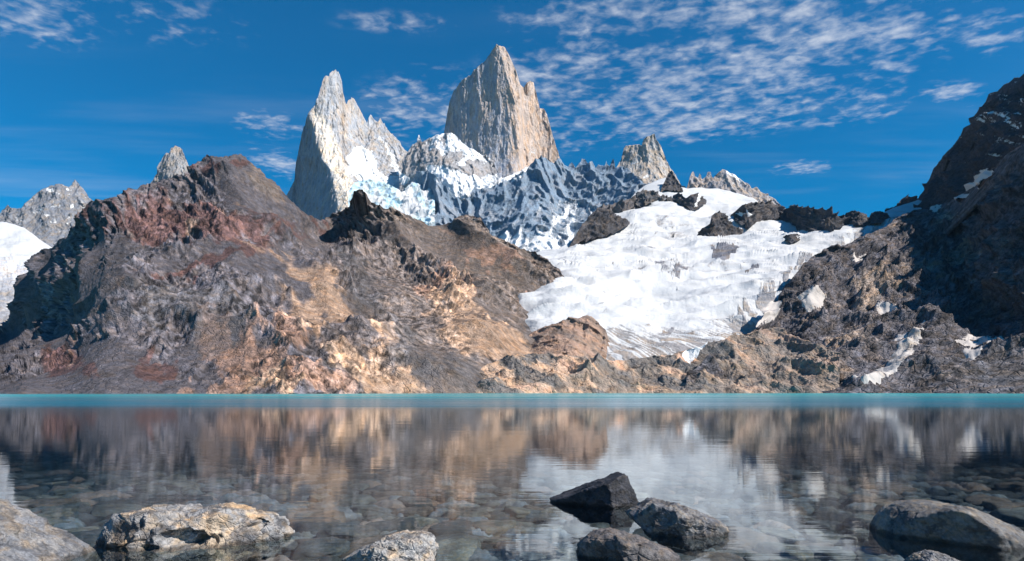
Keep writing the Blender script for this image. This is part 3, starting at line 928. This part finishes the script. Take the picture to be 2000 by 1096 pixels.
bench = terrain('rocky_shore', M_HILL, 900, 1640, 1.4,
        [(900, 748), (950, 712), (990, 696), (1036, 692), (1075, 690), (1115, 694), (1150, 700), (1200, 704),
         (1240, 700), (1280, 696), (1310, 692), (1345, 682), (1400, 668), (1440, 656), (1480, 646), (1520, 640), (1640, 690)],
        [(900, 779), (1640, 776)], [(900, 778, 455), (1100, 778, 470), (1300, 778, 480), (1500, 778, 480), (1640, 778, 480), (950, 712, 520), (1040, 692, 540),
         (1140, 700, 540), (1250, 702, 560), (1400, 668, 600), (1500, 640, 640), (1640, 690, 540)], 130, bench_shape, bench_colour, None, (2.2, 10), (5, 60, 0.5), 0, 121)
tag(bench, 'low tan bedrock shore between the lake and the glacier snout', 'shore', None, 'structure')


knob = terrain('rock_knoll', M_HILL, 1024, 1204, 1.3,
        [(1024, 664), (1036, 650), (1055, 641), (1075, 634), (1092, 630), (1110, 620), (1128, 622), (1146, 617), (1162, 622), (1172, 634), (1182, 642), (1188, 662), (1204, 694)],
        720, [(1024, 664, 690), (1110, 614, 705), (1184, 634, 715), (1204, 690, 690), (1040, 720, 575), (1110, 660, 640), (1110, 720, 580), (1204, 720, 640)], 80,
        lambda P, px, py: 0.9 * bench_shape(P, px, py) + 3.5 * (ledges(P, -62, 17, 129) - 0.5) + 3 * (ridged(aniso(P, -58, 3), 20, 3, 0.5, 129) - 0.7),
        lambda P, px, py, d, N: (lerp(bench_colour(P, px, py, d, N)[0], (0.22, 0.155, 0.125), np.full(len(P), 0.6)), np.zeros(len(P))), None, (1.6, 9), (4, 50, 0.8), 0, 128, frontal=True)
tag(knob, 'rounded pinkish brown bedrock knoll at the left edge of the glacier snout', 'rock outcrop')


# ------------------------------------------------------------------ right slope and its dark peak
def peak_shape(P, px, py):
    A = aniso(P, -48, 3)
    return 26 * (ridged(P, 120, 3, 0.5, 131) - 0.7) + 12 * (ridged(A, 36, 4, 0.58, 132) - 0.7) + 5 * fbm(P, 16, 4, 0.62, 133)


def peak_colour(P, px, py, d, N):
    n = len(P)
    q = np.c_[px, py, np.zeros(n)]
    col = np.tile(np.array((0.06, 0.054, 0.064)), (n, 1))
    s = 0.20 + 0.30 * fbm(np.c_[px, py, 0 * px], 12, 4, 0.65, 134) + 0.22 * blobw(px, py, 1975, 225, 50, 50, 0) - 0.1 * sstep(py, 280, 340)
    return col, s


peak = terrain('dark_peak', M_SLOPE, 1730, 2180, 1.5,
        [(1730, 420), (1745, 408), (1756, 398), (1766, 384), (1774, 387), (1788, 387), (1798, 386), (1803, 376), (1812, 354), (1824, 338), (1840, 318), (1855, 300), (1868, 284), (1872, 270), (1884, 256), (1888, 250), (1898, 238), (1906, 222), (1918, 208),
         (1926, 194), (1932, 183), (1948, 184), (1956, 170), (1962, 163), (1974, 160), (1982, 150), (1992, 152), (2000, 146), (2040, 120), (2100, 80), (2180, 40)],
        480, [(1740, 412, 1750), (1800, 386, 1700), (1870, 275, 1600), (1935, 185, 1480), (2000, 148, 1350), (2100, 80, 1200), (2180, 40, 1100), (1800, 430, 1600), (1880, 400, 1400), (1940, 340, 1250), (2000, 300, 1080),
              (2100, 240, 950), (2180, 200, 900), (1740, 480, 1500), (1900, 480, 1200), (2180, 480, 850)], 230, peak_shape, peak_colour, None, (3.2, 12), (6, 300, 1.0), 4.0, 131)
tag(peak, 'steep dark shaded peak with a serrated left skyline above the right slope', 'rock peak')


SLOPE_CTRL = [(1350, 778, 500), (1500, 778, 485), (1650, 778, 470), (1800, 778, 450), (2000, 778, 420), (2180, 778, 400),
              (1380, 690, 560), (1500, 600, 740), (1520, 640, 720), (1560, 520, 880), (1600, 560, 800), (1660, 468, 1020), (1740, 430, 1180), (1820, 412, 1180), (1890, 380, 1040), (1940, 332, 930), (2000, 285, 880), (2100, 215, 830), (2180, 170, 800),
              (1600, 680, 590), (1700, 600, 730), (1720, 680, 560), (1850, 550, 760), (1780, 500, 930), (1880, 470, 900), (1950, 520, 690), (1990, 430, 760), (2100, 400, 640), (1880, 660, 560), (1960, 620, 590), (2000, 680, 500), (2180, 600, 480), (1840, 720, 490)]


def slope_shape(P, px, py):
    A = aniso(P, -35, 3.0)
    f1, f2, r = worley(np.c_[P[:, 0], P[:, 1], P[:, 2]], 18, 144)
    near = 0.6 + 0.4 * sstep(py, 740, 560)
    talus = blobw(px, py, 1960, 730, 130, 34, -8)
    d = 11 * (ridged(P, 130, 3, 0.5, 141) - 0.7) + 10 * (ridged(A, 34, 4, 0.6, 142) - 0.7) + 2.5 * (ridged(P, 40, 4, 0.58, 143) - 0.75)
    d = d + 2.6 * (np.clip(f2 - f1, 0, 0.5) + r * 0.9) + 1.9 * fbm(P, 6, 4, 0.62, 145) + 8 * (ledges(P, -32, 26, 151) - 0.5) * outcrop_mask(P, -32, 152)
    return d * near * (1 - 0.65 * talus) * (0.25 + 0.75 * sstep(py, 785, 740))


def slope_extra(px, py):
    # steep walls that look to the left
    e = 60 * sstep(1560 - px + 0.15 * (py - 560), -30, 40) * blobw(px, py, 1524, 560, 34, 46)
    xl = np.interp(py, [280, 420, 520, 660], [1985, 1905, 1920, 1960])
    e = e + 75 * (1 - sstep(px, xl - 45, xl + 60)) * sstep(px, xl - 140, xl - 45) * sstep(py, 690, 640)
    return e


def slope_colour(P, px, py, d, N):
    n = len(P)
    q = np.c_[px, py, np.zeros(n)]
    grain = fbm(aniso(P, -35, 3), 22, 5, 0.6, 146)
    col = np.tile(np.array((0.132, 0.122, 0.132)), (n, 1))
    wx, wy = px + 25 * fbm(q, 50, 4, 0.6, 147), py + 18 * fbm(q, 50, 4, 0.6, 148)
    w = np.maximum.reduce([blobw(wx, wy, 1550, 710, 110, 40, 10), blobw(wx, wy, 1640, 660, 80, 26, 0), blobw(wx, wy, 1700, 560, 60, 30, -30), blobw(wx, wy, 1870, 500, 60, 34, -40), blobw(wx, wy, 1850, 430, 50, 16, -25)])
    col = lerp(col, (0.33, 0.26, 0.21), sstep(w + 0.5 * grain, 0.3, 0.75) * 0.8)
    col = lerp(col, DARK, np.clip(blobw(px, py, 1980, 600, 90, 110, 0) + blobw(px, py, 1960, 390, 50, 80, 20) + 0.7 * blobw(px, py, 1545, 560, 40, 60, 20) + 0.6 * blobw(px, py, 1610, 725, 60, 22), 0, 1) * 0.75)  # deep shade on the steep left-facing walls painted into the rock colour
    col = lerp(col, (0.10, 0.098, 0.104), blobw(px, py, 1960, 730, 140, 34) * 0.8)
    g2 = 1.15 * fbm(aniso(P, -35, 1.8), 6, 4, 0.75, 149) + 0.5 * fbm(aniso(P, -35, 4), 34, 3, 0.6, 150)
    col = col * np.clip(0.82 + 0.6 * g2, 0.2, 1.9)[:, None]
    return col, np.zeros(n)


SLOPE_TOP = [(1340, 740), (1380, 700), (1440, 662), (1480, 640), (1500, 622), (1512, 600), (1526, 574), (1545, 548), (1560, 528), (1568, 516), (1580, 510), (1600, 494), (1620, 482), (1650, 478), (1680, 464), (1705, 453), (1735, 438), (1760, 420), (1790, 408),
             (1812, 410), (1830, 404), (1860, 392), (1890, 372), (1915, 350), (1935, 330), (1945, 322), (1965, 305), (2000, 280), (2050, 245), (2110, 200), (2180, 150)]
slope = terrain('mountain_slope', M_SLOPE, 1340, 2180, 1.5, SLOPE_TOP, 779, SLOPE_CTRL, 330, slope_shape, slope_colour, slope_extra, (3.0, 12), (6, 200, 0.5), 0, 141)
tag(slope, 'dark craggy mountain slope falling from the right to the lake', 'mountain slope', None, 'structure')

slope_eval = tps(SLOPE_CTRL)


def snow_patch(poly, label, lift=0.8, seed=0, dirty=0.0):
    p = np.array(poly, float)
    x0, y0 = p.min(0) - 10
    x1, y1 = p.max(0) + 10
    xs, ys = np.arange(x0, x1, 1.5), np.arange(y1, y0, -1.5)
    PX, PY = np.meshgrid(xs, ys)
    px, py = PX.ravel(), PY.ravel()
    D = slope_eval(px, py) + slope_extra(px, py)
    V = unproject(px, py, D)
    N = grid_normals(V.reshape(len(ys), len(xs), 3)).reshape(-1, 3)
    # follow the relief of the slope, evened out, sinking under the rock at the rim
    base = slope_shape(V, px, py).reshape(len(ys), len(xs))
    for _ in range(2):
        q = np.pad(base, 1, mode='edge')
        base = (q[:-2, 1:-1] + q[2:, 1:-1] + q[1:-1, :-2] + q[1:-1, 2:] + 2 * q[1:-1, 1:-1]) / 6
    base = base.ravel()
    dist = np.full(len(px), 1e9)
    for i in range(len(p)):
        a, b = p[i], p[(i + 1) % len(p)]
        ab = b - a
        tt = np.clip(((px - a[0]) * ab[0] + (py - a[1]) * ab[1]) / (ab @ ab), 0, 1)
        dist = np.minimum(dist, np.hypot(px - a[0] - tt * ab[0], py - a[1] - tt * ab[1]))
    sd = np.where(polymask(px, py, poly) > 0, dist, -dist) + 3.0 * fbm(np.c_[px, py, 0 * px], 12, 3, 0.6, seed)
    V = V + N * (base + lift * np.clip(sd / 3.0, -2.5, 1) + 1.2 * fbm(V, 14, 3, 0.5, seed + 1))[:, None]
    keep = (sd > -5).reshape(len(ys), len(xs))
    Fc = grid_faces(len(xs), len(ys))
    Fc = Fc[keep.ravel()[Fc].all(1)]
    used, inv = np.unique(Fc, return_inverse=True)
    o = mesh_object('snow_patch', V[used], inv.reshape(-1, 4), M_OLD)
    n = len(used)
    set_attr(o, np.tile(np.array((0.40, 0.37, 0.34)), (n, 1)), 0.72 - dirty + 0.25 * fbm(V[used], 22, 3, 0.5, seed + 2))
    return tag(o, label, 'snow patch', 'snow patches on the right mountain slope')


snow_patch([(1652, 752), (1672, 736), (1700, 726), (1730, 704), (1755, 678), (1782, 652), (1806, 636), (1800, 670), (1778, 700), (1748, 726), (1722, 746), (1695, 756)], 'longest dirty snow strip reaching down to the water', seed=151, dirty=0.2)
snow_patch([(1698, 632), (1712, 598), (1735, 592), (1762, 584), (1750, 605), (1730, 622)], 'triangular snow patch halfway up the slope', seed=152, dirty=0.15)
snow_patch([(1560, 590), (1585, 573), (1612, 580), (1598, 596), (1578, 606)], 'small snow patch below the dark left facing cliff', seed=153, dirty=0.15)
snow_patch([(1484, 632), (1500, 594), (1526, 598), (1512, 622), (1498, 640)], 'steep snow patch at the glacier edge beside the cliff foot', seed=154)
snow_patch([(1870, 668), (1905, 652), (1960, 655), (1930, 680), (1900, 704), (1886, 690)], 'shaded bluish snow patch low on the steep right wall', seed=155)
snow_patch([(1822, 410), (1850, 398), (1880, 380), (1905, 356), (1932, 332), (1938, 340), (1915, 366), (1890, 386), (1855, 404), (1830, 416)], 'thin snow streak in the gully beneath the dark peak', seed=156)
snow_patch([(1745, 668), (1752, 650), (1772, 656), (1758, 672)], 'tiny snow patch beside the upper end of the long strip', seed=157)
snow_patch([(1668, 497), (1690, 494), (1694, 500), (1672, 502)], 'little snow ledge near the top of the craggy shoulder', seed=158)

# ------------------------------------------------------------------ lake bed, water
def simple_mat(name):
    m = bpy.data.materials.new(name)
    m.use_nodes = True
    t = NT(m.node_tree)
    t.n.clear()
    return m, t


def bed_z(x, y):
    d = np.clip(y - 3.0, 0, None)
    z = -0.18 - 0.040 * np.minimum(d, 45) - 0.10 * np.clip(d - 45, 0, None)
    return np.maximum(z, -9.0) + 0.0 * x


# lake bed: fine near the shore, coarse farther out
ys = np.concatenate([np.arange(1.0, 12, 0.03), np.geomspace(12, 50, 330)[:-1], np.geomspace(50, 900, 50)])
us = np.linspace(-1.25, 1.25, 700)
BX, BY = us[None, :] * (ys[:, None] * 1.0 + 3.0), np.repeat(ys[:, None], len(us), 1)
bx, by = BX.ravel(), BY.ravel()
bp = np.c_[bx, by, np.zeros(len(bx))]
f1, f2, rr = worley(np.c_[bx + 0.12 * fbm(bp, 0.5, 3, 0.5, 204), by * 0.85 + 0.12 * fbm(bp, 0.5, 3, 0.5, 205), 0 * bx], 0.55, 201)
g1, g2, r2 = worley(np.c_[bx, by * 0.8, 0 * bx], 0.14, 202)
nearw = sstep(by, 50, 30)
bz = bed_z(bx, by) + nearw * (0.10 * np.clip(f2 - f1, 0, 0.35) / 0.35 * (0.5 + 0.8 * rr) + 0.035 * np.clip(g2 - g1, 0, 0.3) / 0.3 + 0.05 * fbm(bp, 1.6, 3, 0.5, 203))
bz = np.where(by > 300, np.minimum(bz, -9), bz)
M_BED = rock_material('lake_bed_stones', 0.12, 0.6, 0.03, (1, 1, 1), (0, 0, 0), 0.45)
bed = mesh_object('lake_bed', np.c_[bx, by, bz], grid_faces(len(us), len(ys)), M_BED)
bc = np.tile(np.array((0.108, 0.116, 0.124)), (len(bx), 1))
bc = bc * (0.12 + 1.5 * rr ** 1.3)[:, None]
bc = lerp(bc, (0.008, 0.009, 0.010), 1 - sstep(f2 - f1, 0.02, 0.26))
bc = lerp(bc, (0.20, 0.13, 0.10), sstep(rr, 0.9, 0.93) * 0.7)
bc = lerp(bc, (0.16, 0.158, 0.145), sstep(by, 30, 45))
set_attr(bed, bc, np.zeros(len(bx)))
tag(bed, 'stony lake bed seen through the shallow water', 'lake bed', None, 'structure')

m, t = simple_mat('lake_water')
tc = t.add('ShaderNodeTexCoord').outputs['Object']
sp = t.add('ShaderNodeSeparateXYZ', {0: tc})
yy = sp.outputs[1]
edge = t.noise(t.add('ShaderNodeMapping', {'Vector': tc, 'Scale': (0.03, 0.02, 1)}).outputs[0], 1.0, 3, 0.5)
ye = t.math('ADD', yy, t.math('MULTIPLY', t.math('SUBTRACT', edge, 0.5), 24.0))
ruff = t.ramp(ye, 40.0, 78.0)                   # wind-ruffled open water beyond the sheltered bay
# murk: suspended silt hides the deep bed and gives the turquoise
murk = t.math('MULTIPLY', t.ramp(yy, 9.5, 24.0), 0.93)
body_f = t.math('MINIMUM', t.math('ADD', murk, t.math('MULTIPLY', ruff, 0.07)), 1.0)
r_ruff = t.math('ADD', t.math('MULTIPLY', ruff, 0.14), 0.040)
w1 = t.noise(t.add('ShaderNodeMapping', {'Vector': tc, 'Scale': (0.5, 2.6, 1)}).outputs[0], 1.6, 3, 0.5)
w2 = t.noise(t.add('ShaderNodeMapping', {'Vector': tc, 'Scale': (0.12, 0.6, 1)}).outputs[0], 1.0, 3, 0.5)
hh = t.math('ADD', t.math('MULTIPLY', w1, 0.012), t.math('MULTIPLY', w2, 0.03))
bmp = t.add('ShaderNodeBump', {'Height': hh, 'Strength': 0.15, 'Distance': 1.0})
gm = t.add('ShaderNodeNewGeometry')
cs = t.math('ABSOLUTE', t.add('ShaderNodeVectorMath', {0: gm.outputs['Incoming'], 1: gm.outputs['Normal']}, operation='DOT_PRODUCT').outputs['Value'])
fr = t.math('ADD', t.math('MULTIPLY', t.math('POWER', t.math('SUBTRACT', 1.0, cs), 4.9), 0.97), 0.03)
gl = t.add('ShaderNodeBsdfGlossy', {'Color': (0.90, 0.96, 1.0, 1), 'Roughness': r_ruff, 'Normal': bmp.outputs[0]})
tr = t.add('ShaderNodeBsdfTransparent', {'Color': (0.80, 0.91, 0.95, 1)})
wcol = t.mix(t.ramp(ye, 40.0, 70.0), (0.004, 0.010, 0.014), (0.0, 0.12, 0.19))
wcol = t.mix(t.ramp(ye, 70.0, 260.0), wcol, (0.004, 0.32, 0.36))
df = t.add('ShaderNodeBsdfDiffuse', {'Color': wcol})
below = t.add('ShaderNodeMixShader', {0: body_f, 1: tr.outputs[0], 2: df.outputs[0]})
gust = t.noise(t.add('ShaderNodeMapping', {'Vector': tc, 'Scale': (0.006, 0.035, 1)}).outputs[0], 1.0, 5, 0.6, 0.5)
gust = t.ramp(gust, 0.35, 0.65)
frr = t.math('MULTIPLY', fr, t.math('SUBTRACT', 1.0, t.math('MULTIPLY', ruff, t.math('SUBTRACT', 0.62, t.math('MULTIPLY', gust, 0.42)))))
surf = t.add('ShaderNodeMixShader', {0: frr, 1: below.outputs[0], 2: gl.outputs[0]})
t.add('ShaderNodeOutputMaterial', {0: surf.outputs[0]})
wys = np.concatenate([[-30, 0], np.geomspace(2, 700, 60)])
wxs = np.linspace(-900, 900, 40)
WX, WY = np.meshgrid(wxs, wys)
lake = mesh_object('lake', np.c_[WX.ravel(), WY.ravel(), np.zeros(WX.size)], grid_faces(40, len(wys)), m)
tag(lake, 'clear mountain lake, turquoise far out and glassy near the shore', 'lake', None, 'structure')


# ------------------------------------------------------------------ boulders
def ico(sub):
    import bmesh
    bm = bmesh.new()
    bmesh.ops.create_icosphere(bm, subdivisions=sub, radius=1.0)
    bm.verts.ensure_lookup_table()
    V = np.array([v.co[:] for v in bm.verts])
    Fc = np.array([[v.index for v in f.verts] for f in bm.faces])
    bm.free()
    return V, Fc


ICO7 = ico(7)
ICO4 = ico(4)


def facet_rock(dirs, planes, p=14):
    """radius of a body bounded by planes (normal, distance), with softly worn edges"""
    acc = 0
    for nrm, dist in planes:
        nv = np.array(nrm, float)
        nv /= np.linalg.norm(nv)
        acc = acc + np.clip(dirs @ nv / dist, 0, None) ** p
    return acc ** (-1.0 / p)


M_PALE = rock_material('pale_boulder', 0.09, 0.9, 0.03, (1, 1, 1.3), (0.2, 0.5, 0), 0.6, crack=0.25, rough=0.75)
M_DARKB = rock_material('dark_boulder', 0.05, 0.9, 0.02, (1, 1, 1.6), (0.3, 0.6, 0), 0.5, crack=0.0, rough=0.6)


def boulder(outline, D, depth, facets, label, mat, colour, seed, noise=0.05, dents=(), p=14, tilt=0.08, centre=None, speck=0.0):
    """outline: convex polygon in photo pixels for a rock at distance D; facets: extra cutting planes"""
    P = unproject(np.array([q[0] for q in outline], float), np.array([q[1] for q in outline], float), np.full(len(outline), D + depth * 0.6))[:, [0, 2]]
    c = P.mean(0) if centre is None else unproject(np.array([centre[0]]), np.array([centre[1]]), np.array([D + depth * 0.6]))[0, [0, 2]]
    size = np.ptp(P[:, 0]) / 2
    planes = []
    n = len(P)
    rs = np.random.RandomState(seed)
    area = 0.5 * sum(P[i][0] * P[(i + 1) % n][1] - P[(i + 1) % n][0] * P[i][1] for i in range(n))
    for i in range(n):
        a, b = P[i], P[(i + 1) % n]
        e = b - a
        nn = np.array([e[1], -e[0]]) * (1 if area > 0 else -1)
        nn /= np.linalg.norm(nn)
        dist = (a - c) @ nn
        planes.append(((nn[0], rs.uniform(-tilt, tilt), nn[1]), max(dist, 0.03)))
    for f in facets:
        planes.append((f[0], f[1] * depth))
    dirs, Fc = ICO7
    # spread the directions to the body's proportions so the mesh is even
    sc = np.array([size, depth, np.ptp(P[:, 1]) / 2])
    dd = dirs * sc
    dd /= np.linalg.norm(dd, axis=1)[:, None]
    r = facet_rock(dd, planes, p)
    V = dd * r[:, None]
    Nn = V / np.linalg.norm(V, axis=1)[:, None]
    s = size
    off = noise * s * (1.1 * fbm(V, s * 0.55, 3, 0.5, seed) + 0.8 * (ridged(V, s * 0.35, 4, 0.55, seed + 1) - 0.7) + 0.35 * fbm(V, s * 0.09, 4, 0.6, seed + 2))
    f1, f2, _ = worley(V, s * 0.3, seed + 3)
    off = off - noise * s * 0.45 * (1 - sstep(f2 - f1, 0.0, 0.10))
    for (dx, dy, rad, amt) in dents:
        q = unproject(np.array([dx]), np.array([dy]), np.array([D]))[0, [0, 2]] - c
        wgt = np.exp(-((V[:, 0] - q[0]) ** 2 / rad[0] ** 2 + (V[:, 2] - q[1]) ** 2 / rad[1] ** 2)) * (Nn[:, 1] < 0.1)
        wgt = sstep(wgt + 0.25 * fbm(V, s * 0.18, 3, 0.6, seed + 5), 0.25, 0.75)
        V[:, 1] += amt * wgt
    V = V + Nn * off[:, None]
    loc = (c[0], D + depth * 0.6, c[1])
    o = mesh_object('boulder', V, Fc, mat)
    o.location = loc
    nv = len(V)
    col = colour(V, s, nv, seed)
    # the wet rim just above the water is darker
    zw = V[:, 2] + loc[2]
    wet = sstep(zw + 0.02 * fbm(V, s * 0.15, 3, 0.6, seed + 8), 0.055, 0.02)
    col = col * (1 - 0.62 * wet)[:, None]
    set_attr(o, col, np.zeros(nv) + speck * (0.3 + 0.5 * fbm(V, s * 0.12, 4, 0.65, seed + 9)))
    return tag(o, label, 'boulder')


def pale_col(a, b, dk):
    def f(V, s, n, seed):
        c = np.tile(np.array(a), (n, 1))
        c = lerp(c, b, sstep(fbm(V, s * 0.45, 4, 0.6, seed + 11), -0.05, 0.4))
        c = lerp(c, dk, sstep(fbm(V, s * 0.22, 5, 0.65, seed + 12), 0.12, 0.45) * 0.75)
        return c
    return f


PALE = pale_col((0.25, 0.24, 0.23), (0.36, 0.28, 0.20), (0.06, 0.06, 0.065))
GREYB = pale_col((0.16, 0.16, 0.165), (0.21, 0.195, 0.18), (0.08, 0.08, 0.085))
DARKB = pale_col((0.024, 0.026, 0.033), (0.045, 0.046, 0.055), (0.012, 0.013, 0.017))
MIDB = pale_col((0.11, 0.11, 0.118), (0.17, 0.165, 0.16), (0.04, 0.041, 0.046))

boulder([(146, 1098), (162, 1062), (200, 1020), (238, 1002), (380, 994), (450, 994), (525, 1022), (556, 1042), (548, 1066), (500, 1092), (380, 1108), (208, 1108)],
        6.5, 0.5, [((0.1, -1, 0.55), 0.80), ((-0.6, -1, 0.3), 0.95), ((0.7, -1, 0.35), 1.0), ((0, 1, 0.3), 1.0), ((0, -0.25, 1), 0.75)],
        'large cream and ochre boulder with dark hollows in its face', M_PALE, PALE, 301, 0.06,
        [(362, 1052, (0.22, 0.11), 0.17), (398, 1060, (0.16, 0.08), 0.12), (298, 1066, (0.10, 0.04), 0.10), (482, 1032, (0.05, 0.08), 0.12), (270, 1020, (0.03, 0.1), 0.12)])
boulder([(-220, 1150), (-200, 1015), (-110, 985), (-60, 994), (-20, 1018), (25, 1050), (65, 1078), (95, 1105), (100, 1150)],
        5.4, 0.6, [((0.15, -1, 0.9), 0.75), ((0, 1, 0.3), 1.0), ((0.4, -1, 0.2), 1.0)], 'flat grey slab sloping into the lake at the edge beside the cream boulder', M_PALE, GREYB, 302, 0.04)
boulder([(664, 1110), (674, 1062), (705, 1054), (760, 1050), (790, 1036), (828, 1042), (843, 1062), (846, 1110), (800, 1130), (690, 1130)],
        5.7, 0.3, [((0.35, -1, 0.55), 0.75), ((-0.8, -1, 0.1), 0.85), ((0, 1, 0.3), 1.0), ((0.3, -0.5, 1), 0.8)], 'small pale squarish boulder with a rounded right top', M_PALE, pale_col((0.27, 0.26, 0.245), (0.33, 0.29, 0.25), (0.08, 0.08, 0.085)), 303, 0.06)
boulder([(1076, 984), (1214, 924), (1221, 928), (1248, 990), (1242, 1012), (1170, 1020), (1100, 1004)],
        8.7, 0.45, [((-0.5, -1, -0.12), 0.42), ((-1.0, -0.5, 0.5), 1.1), ((0.6, -1, 0.1), 0.62), ((0, 1, 0.5), 0.9)], 'black pointed wedge of rock with its mirror image in the water', M_DARKB, DARKB, 304, 0.028, p=40, centre=(1178, 982), tilt=0.1)
boulder([(1234, 1010), (1252, 990), (1275, 978), (1310, 984), (1370, 1004), (1418, 1026), (1408, 1048), (1370, 1068), (1300, 1062), (1255, 1036)],
        7.0, 0.35, [((0.3, -0.6, 1), 0.68), ((-0.5, -1, -0.15), 0.7), ((0.3, -1, 0.0), 0.85), ((0, 1, 0.3), 1.0)], 'grey flat topped boulder leaning right behind the low brown rock', M_DARKB, MIDB, 305, 0.05, p=20)
boulder([(1130, 1110), (1134, 1068), (1160, 1050), (1205, 1042), (1270, 1060), (1320, 1078), (1338, 1100), (1320, 1125), (1160, 1130)],
        5.9, 0.32, [((0.4, -0.6, 1), 0.72), ((-0.8, -1, -0.05), 0.72), ((0.1, -1, 0.1), 0.8), ((0, 1, 0.3), 1.0)], 'low brownish grey rock in front of the black wedge', M_DARKB, pale_col((0.10, 0.092, 0.09), (0.15, 0.13, 0.12), (0.04, 0.04, 0.045)), 306, 0.05, p=18)
boulder([(1744, 1056), (1756, 1030), (1782, 1002), (1822, 984), (1850, 983), (1910, 998), (1975, 1026), (2045, 1058), (2095, 1092), (2045, 1112), (1870, 1108), (1752, 1090)],
        6.6, 0.6, [((0.45, -0.55, 1), 0.62), ((-0.75, -1, -0.12), 0.62), ((0.1, -1, 0.0), 0.9), ((0, 1, 0.3), 1.0)], 'big dark grey boulder with a lit sloping back and shaded face', M_DARKB, pale_col((0.12, 0.116, 0.112), (0.19, 0.175, 0.155), (0.045, 0.045, 0.05)), 307, 0.022, p=24, centre=(1870, 1045))
boulder([(1776, 1110), (1790, 1090), (1820, 1080), (1850, 1084), (1872, 1100), (1860, 1120), (1790, 1125)],
        5.5, 0.14, [((0, -0.6, 1), 0.8), ((0, 1, 0.3), 1.0)], 'small rounded brown stone just breaking the surface below the big dark boulder', M_PALE, GREYB, 308, 0.05)

# ------------------------------------------------------------------ stones lying under the clear water
M_SUNK = rock_material('sunken_stone', 0.10, 0.7, 0.02, (1, 1, 1.5), (0, 0, 0), 0.55)
protos = []
for k in range(7):
    rs = np.random.RandomState(400 + k)
    dirs, Fc = ICO4
    planes = [((0, 0, 1), 0.30), ((0, 0, -1), 0.3), ((rs.uniform(-.3, .3), rs.uniform(-.3, .3), 1), 0.33)]
    na = rs.randint(5, 8)
    for i in range(na):
        a = 2 * math.pi * (i + rs.uniform(-.3, .3)) / na
        planes.append(((math.cos(a), math.sin(a), rs.uniform(-.2, .5)), rs.uniform(0.62, 1.0)))
    dd = dirs * (1, 1, 0.35)
    dd /= np.linalg.norm(dd, axis=1)[:, None]
    V = dd * facet_rock(dd, planes, 11)[:, None]
    V = V * (1 + 0.10 * fbm(V, 0.5, 4, 0.55, k))[:, None]
    tone = [(0.20, 0.195, 0.18), (0.15, 0.15, 0.15), (0.25, 0.23, 0.20), (0.11, 0.115, 0.12), (0.24, 0.18, 0.15), (0.18, 0.185, 0.18), (0.29, 0.27, 0.235)][k]
    col = 0.6 * np.tile(np.array(tone), (len(V), 1)) * (0.8 + 0.5 * fbm(V, 0.6, 4, 0.6, k + 20))[:, None]
    protos.append((V, Fc, np.clip(col, 0.02, 1)))
meshes = []
rs = np.random.RandomState(77)
placed = []
tries = 0
count = 0
first = {}
while count < 280 and tries < 9000:
    tries += 1
    py = 890 + 215 * rs.rand() ** 0.8
    px = -40 + 2080 * rs.rand()
    D = CAMH * F / (py - HOR) * rs.uniform(1.0, 1.06)
    x = (px - 1000) / F * D
    size = rs.choice([0.16, 0.22, 0.3, 0.42]) * rs.uniform(0.8, 1.2)
    if any((x - a) ** 2 + ((D - b)) ** 2 < (0.62 * (size + c)) ** 2 for a, b, c in placed):
        continue
    placed.append((x, D, size))
    k = rs.randint(0, 7)
    zb = float(bed_z(np.array([x]), np.array([D]))[0])
    flat = rs.uniform(0.55, 0.95)
    if k not in first:
        V, Fc, col = protos[k]
        o = mesh_object('sunken_stone', V, Fc, M_SUNK)
        set_attr(o, col, np.zeros(len(V)))
        first[k] = o
    else:
        o = first[k].copy()
        scene.collection.objects.link(o)
    o.location = (x, D, min(zb + 0.09, -0.36 * size * flat - 0.02))
    o.scale = (size * rs.uniform(0.9, 1.35), size * rs.uniform(0.8, 1.1), size * flat)
    o.rotation_euler = (rs.uniform(-.12, .12), rs.uniform(-.12, .12), rs.uniform(0, 6.28))
    tag(o, 'flat grey or brown stone lying under the clear shallow water', 'stone', 'flat stones on the lake bed')
    count += 1
print('stones', count)


# ------------------------------------------------------------------ air between here and the far peaks
hm = bpy.data.materials.new('haze')
hm.use_nodes = True
ht = NT(hm.node_tree)
ht.n.clear()
hv = ht.add('ShaderNodeVolumePrincipled', {'Color': (0.32, 0.62, 1.0, 1), 'Density': 1.1e-5, 'Anisotropy': 0.0})
ho = ht.add('ShaderNodeOutputMaterial', {1: hv.outputs[0]})
hx = np.array([(x, y, z) for x in (-4000, 4000) for y in (-60, 4600) for z in (-160, 2600)], float)
hf = np.array([(0, 1, 3, 2), (4, 6, 7, 5), (0, 4, 5, 1), (2, 3, 7, 6), (0, 2, 6, 4), (1, 5, 7, 3)])
haze = mesh_object('haze', hx, hf, hm, None, False)
tag(haze, 'thin blue air between the lake and the far peaks', 'haze', None, 'stuff')
